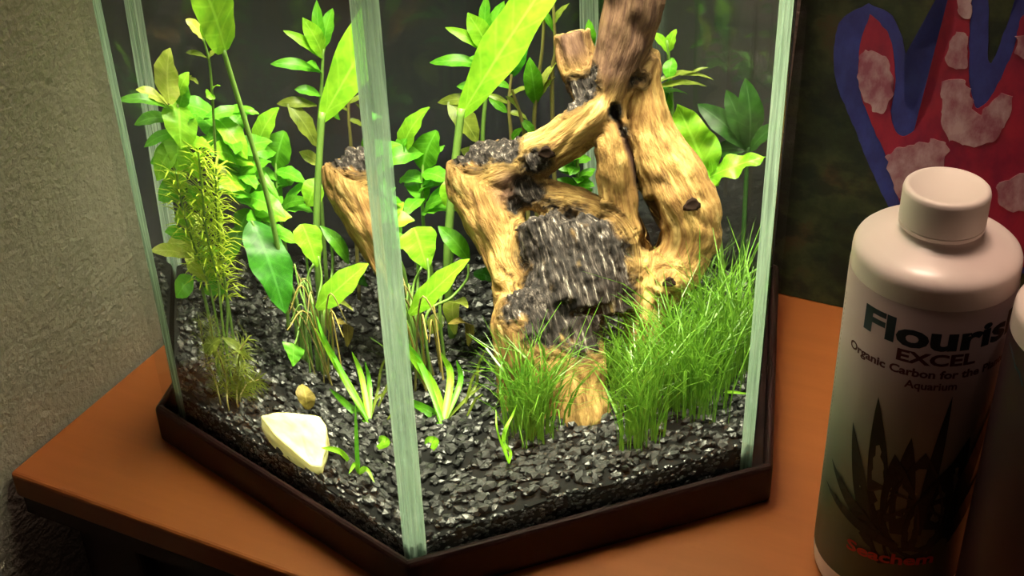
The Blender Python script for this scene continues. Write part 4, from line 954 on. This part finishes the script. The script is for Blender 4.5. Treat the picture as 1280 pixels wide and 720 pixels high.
stem(p, [(0.0004, 0.0564, 0.0808), (0, 0.0563, 0.0965), (0.0003, 0.0564, 0.1118)], 0.001, 0.0007)
for i in range(30):
    t = i / 29; x0 = Vector((0.0004, 0.0565, 0.0839)).lerp(Vector((-0.0003, 0.0561, 0.1141)), t)
    a = prand.uniform(0, 6.28); rv_ = Vector((math.cos(a), math.sin(a), prand.uniform(-.2, .6))) * prand.uniform(.005, .010)
    e = x0 + rv_; leaf(p, x0, (e.x, e.y, e.z, 0.0028), 'green' if i % 3 else 'bright', nl=6)
p = plant('leafy_stem', (-0.0201, 0.0571, 0.1244), 'olive stems with narrow leaves rising behind the arching driftwood limb')
for s, lv in (([(-0.0219, 0.0562, 0.1094), (-0.0204, 0.057, 0.1354), (-0.0173, 0.0586, 0.1568), (-0.0153, 0.0596, 0.1842)], (((-0.0205, 0.0569, 0.1318), (-0.0223, 0.056, 0.1529, 0.0042), 'green'), ((-0.0184, 0.058, 0.139), (-0.012, 0.0613, 0.1501, 0.0021), 'pale'), ((-0.0185, 0.0579, 0.1353), (-0.0127, 0.0609, 0.1437, 0.0018), 'olive'))),
              ([(-0.0361, 0.0601, 0.1063), (-0.0364, 0.06, 0.1291), (-0.0346, 0.0609, 0.1437)], (((-0.0347, 0.0609, 0.1415), (-0.0279, 0.0644, 0.1569, 0.0028), 'deep'), ((-0.0355, 0.0605, 0.1364), (-0.044, 0.0561, 0.1407, 0.0018), 'green'), ((-0.0363, 0.06, 0.1328), (-0.0261, 0.0653, 0.1366, 0.0014), 'olive'), ((-0.0364, 0.06, 0.1291), (-0.0456, 0.0552, 0.1342, 0.0014), 'olive'), ((-0.0366, 0.0599, 0.1254), (-0.0292, 0.0637, 0.1211, 0.0018), 'olive'))),
              ([(-0.0203, 0.0458, 0.1133), (-0.021, 0.0454, 0.1283), (-0.0242, 0.0438, 0.1423)], (((-0.021, 0.0454, 0.1283), (-0.0163, 0.0478, 0.1205, 0.0022), 'green'), ((-0.0215, 0.0452, 0.132), (-0.0267, 0.0425, 0.1396, 0.0014), 'olive'), ((-0.0205, 0.0457, 0.1245), (-0.0251, 0.0433, 0.1189, 0.0022), 'green'))),
              ([(-0.0142, 0.0602, 0.135), (-0.0124, 0.0611, 0.1565), (-0.013, 0.0608, 0.184)], (((-0.0129, 0.0609, 0.1635), (-0.0186, 0.0579, 0.1749, 0.0017), 'green'), ((-0.0128, 0.0609, 0.167), (-0.0066, 0.0641, 0.1755, 0.0017), 'olive'), ((0.0065, 0.0596, 0.1587), (0.0055, 0.0591, 0.1712, 0.0024), 'bright')))):
    stem(p, s, 0.0011, 0.0006, M_STEMB)
    for b, e, m in lv: leaf(p, b, e, m)

# withered bits on the gravel
def scrap(b, e, m, label):
    o = leaf(None, b, e, m, 0.3, name='withered_leaf', face=(0.1, -0.2, 1))
    tag(o, label, 'dead leaf')
scrap((-0.0267, -0.0796, 0.035), (-0.0296, -0.0737, 0.0448, 0.0052), 'brown', 'withered yellow-brown leaf lying on gravel just behind the pale rock')
scrap((-0.0368, 0.0064, 0.037), (-0.0182, -0.0094, 0.0606, 0.0045), 'pale', 'yellowing leaf scrap on gravel beside the driftwood stump')
scrap((-0.026, -0.0004, 0.036), (-0.0265, -0.0136, 0.0534, 0.0034), 'brown', 'brown decaying leaf on gravel under the yellowing scrap')
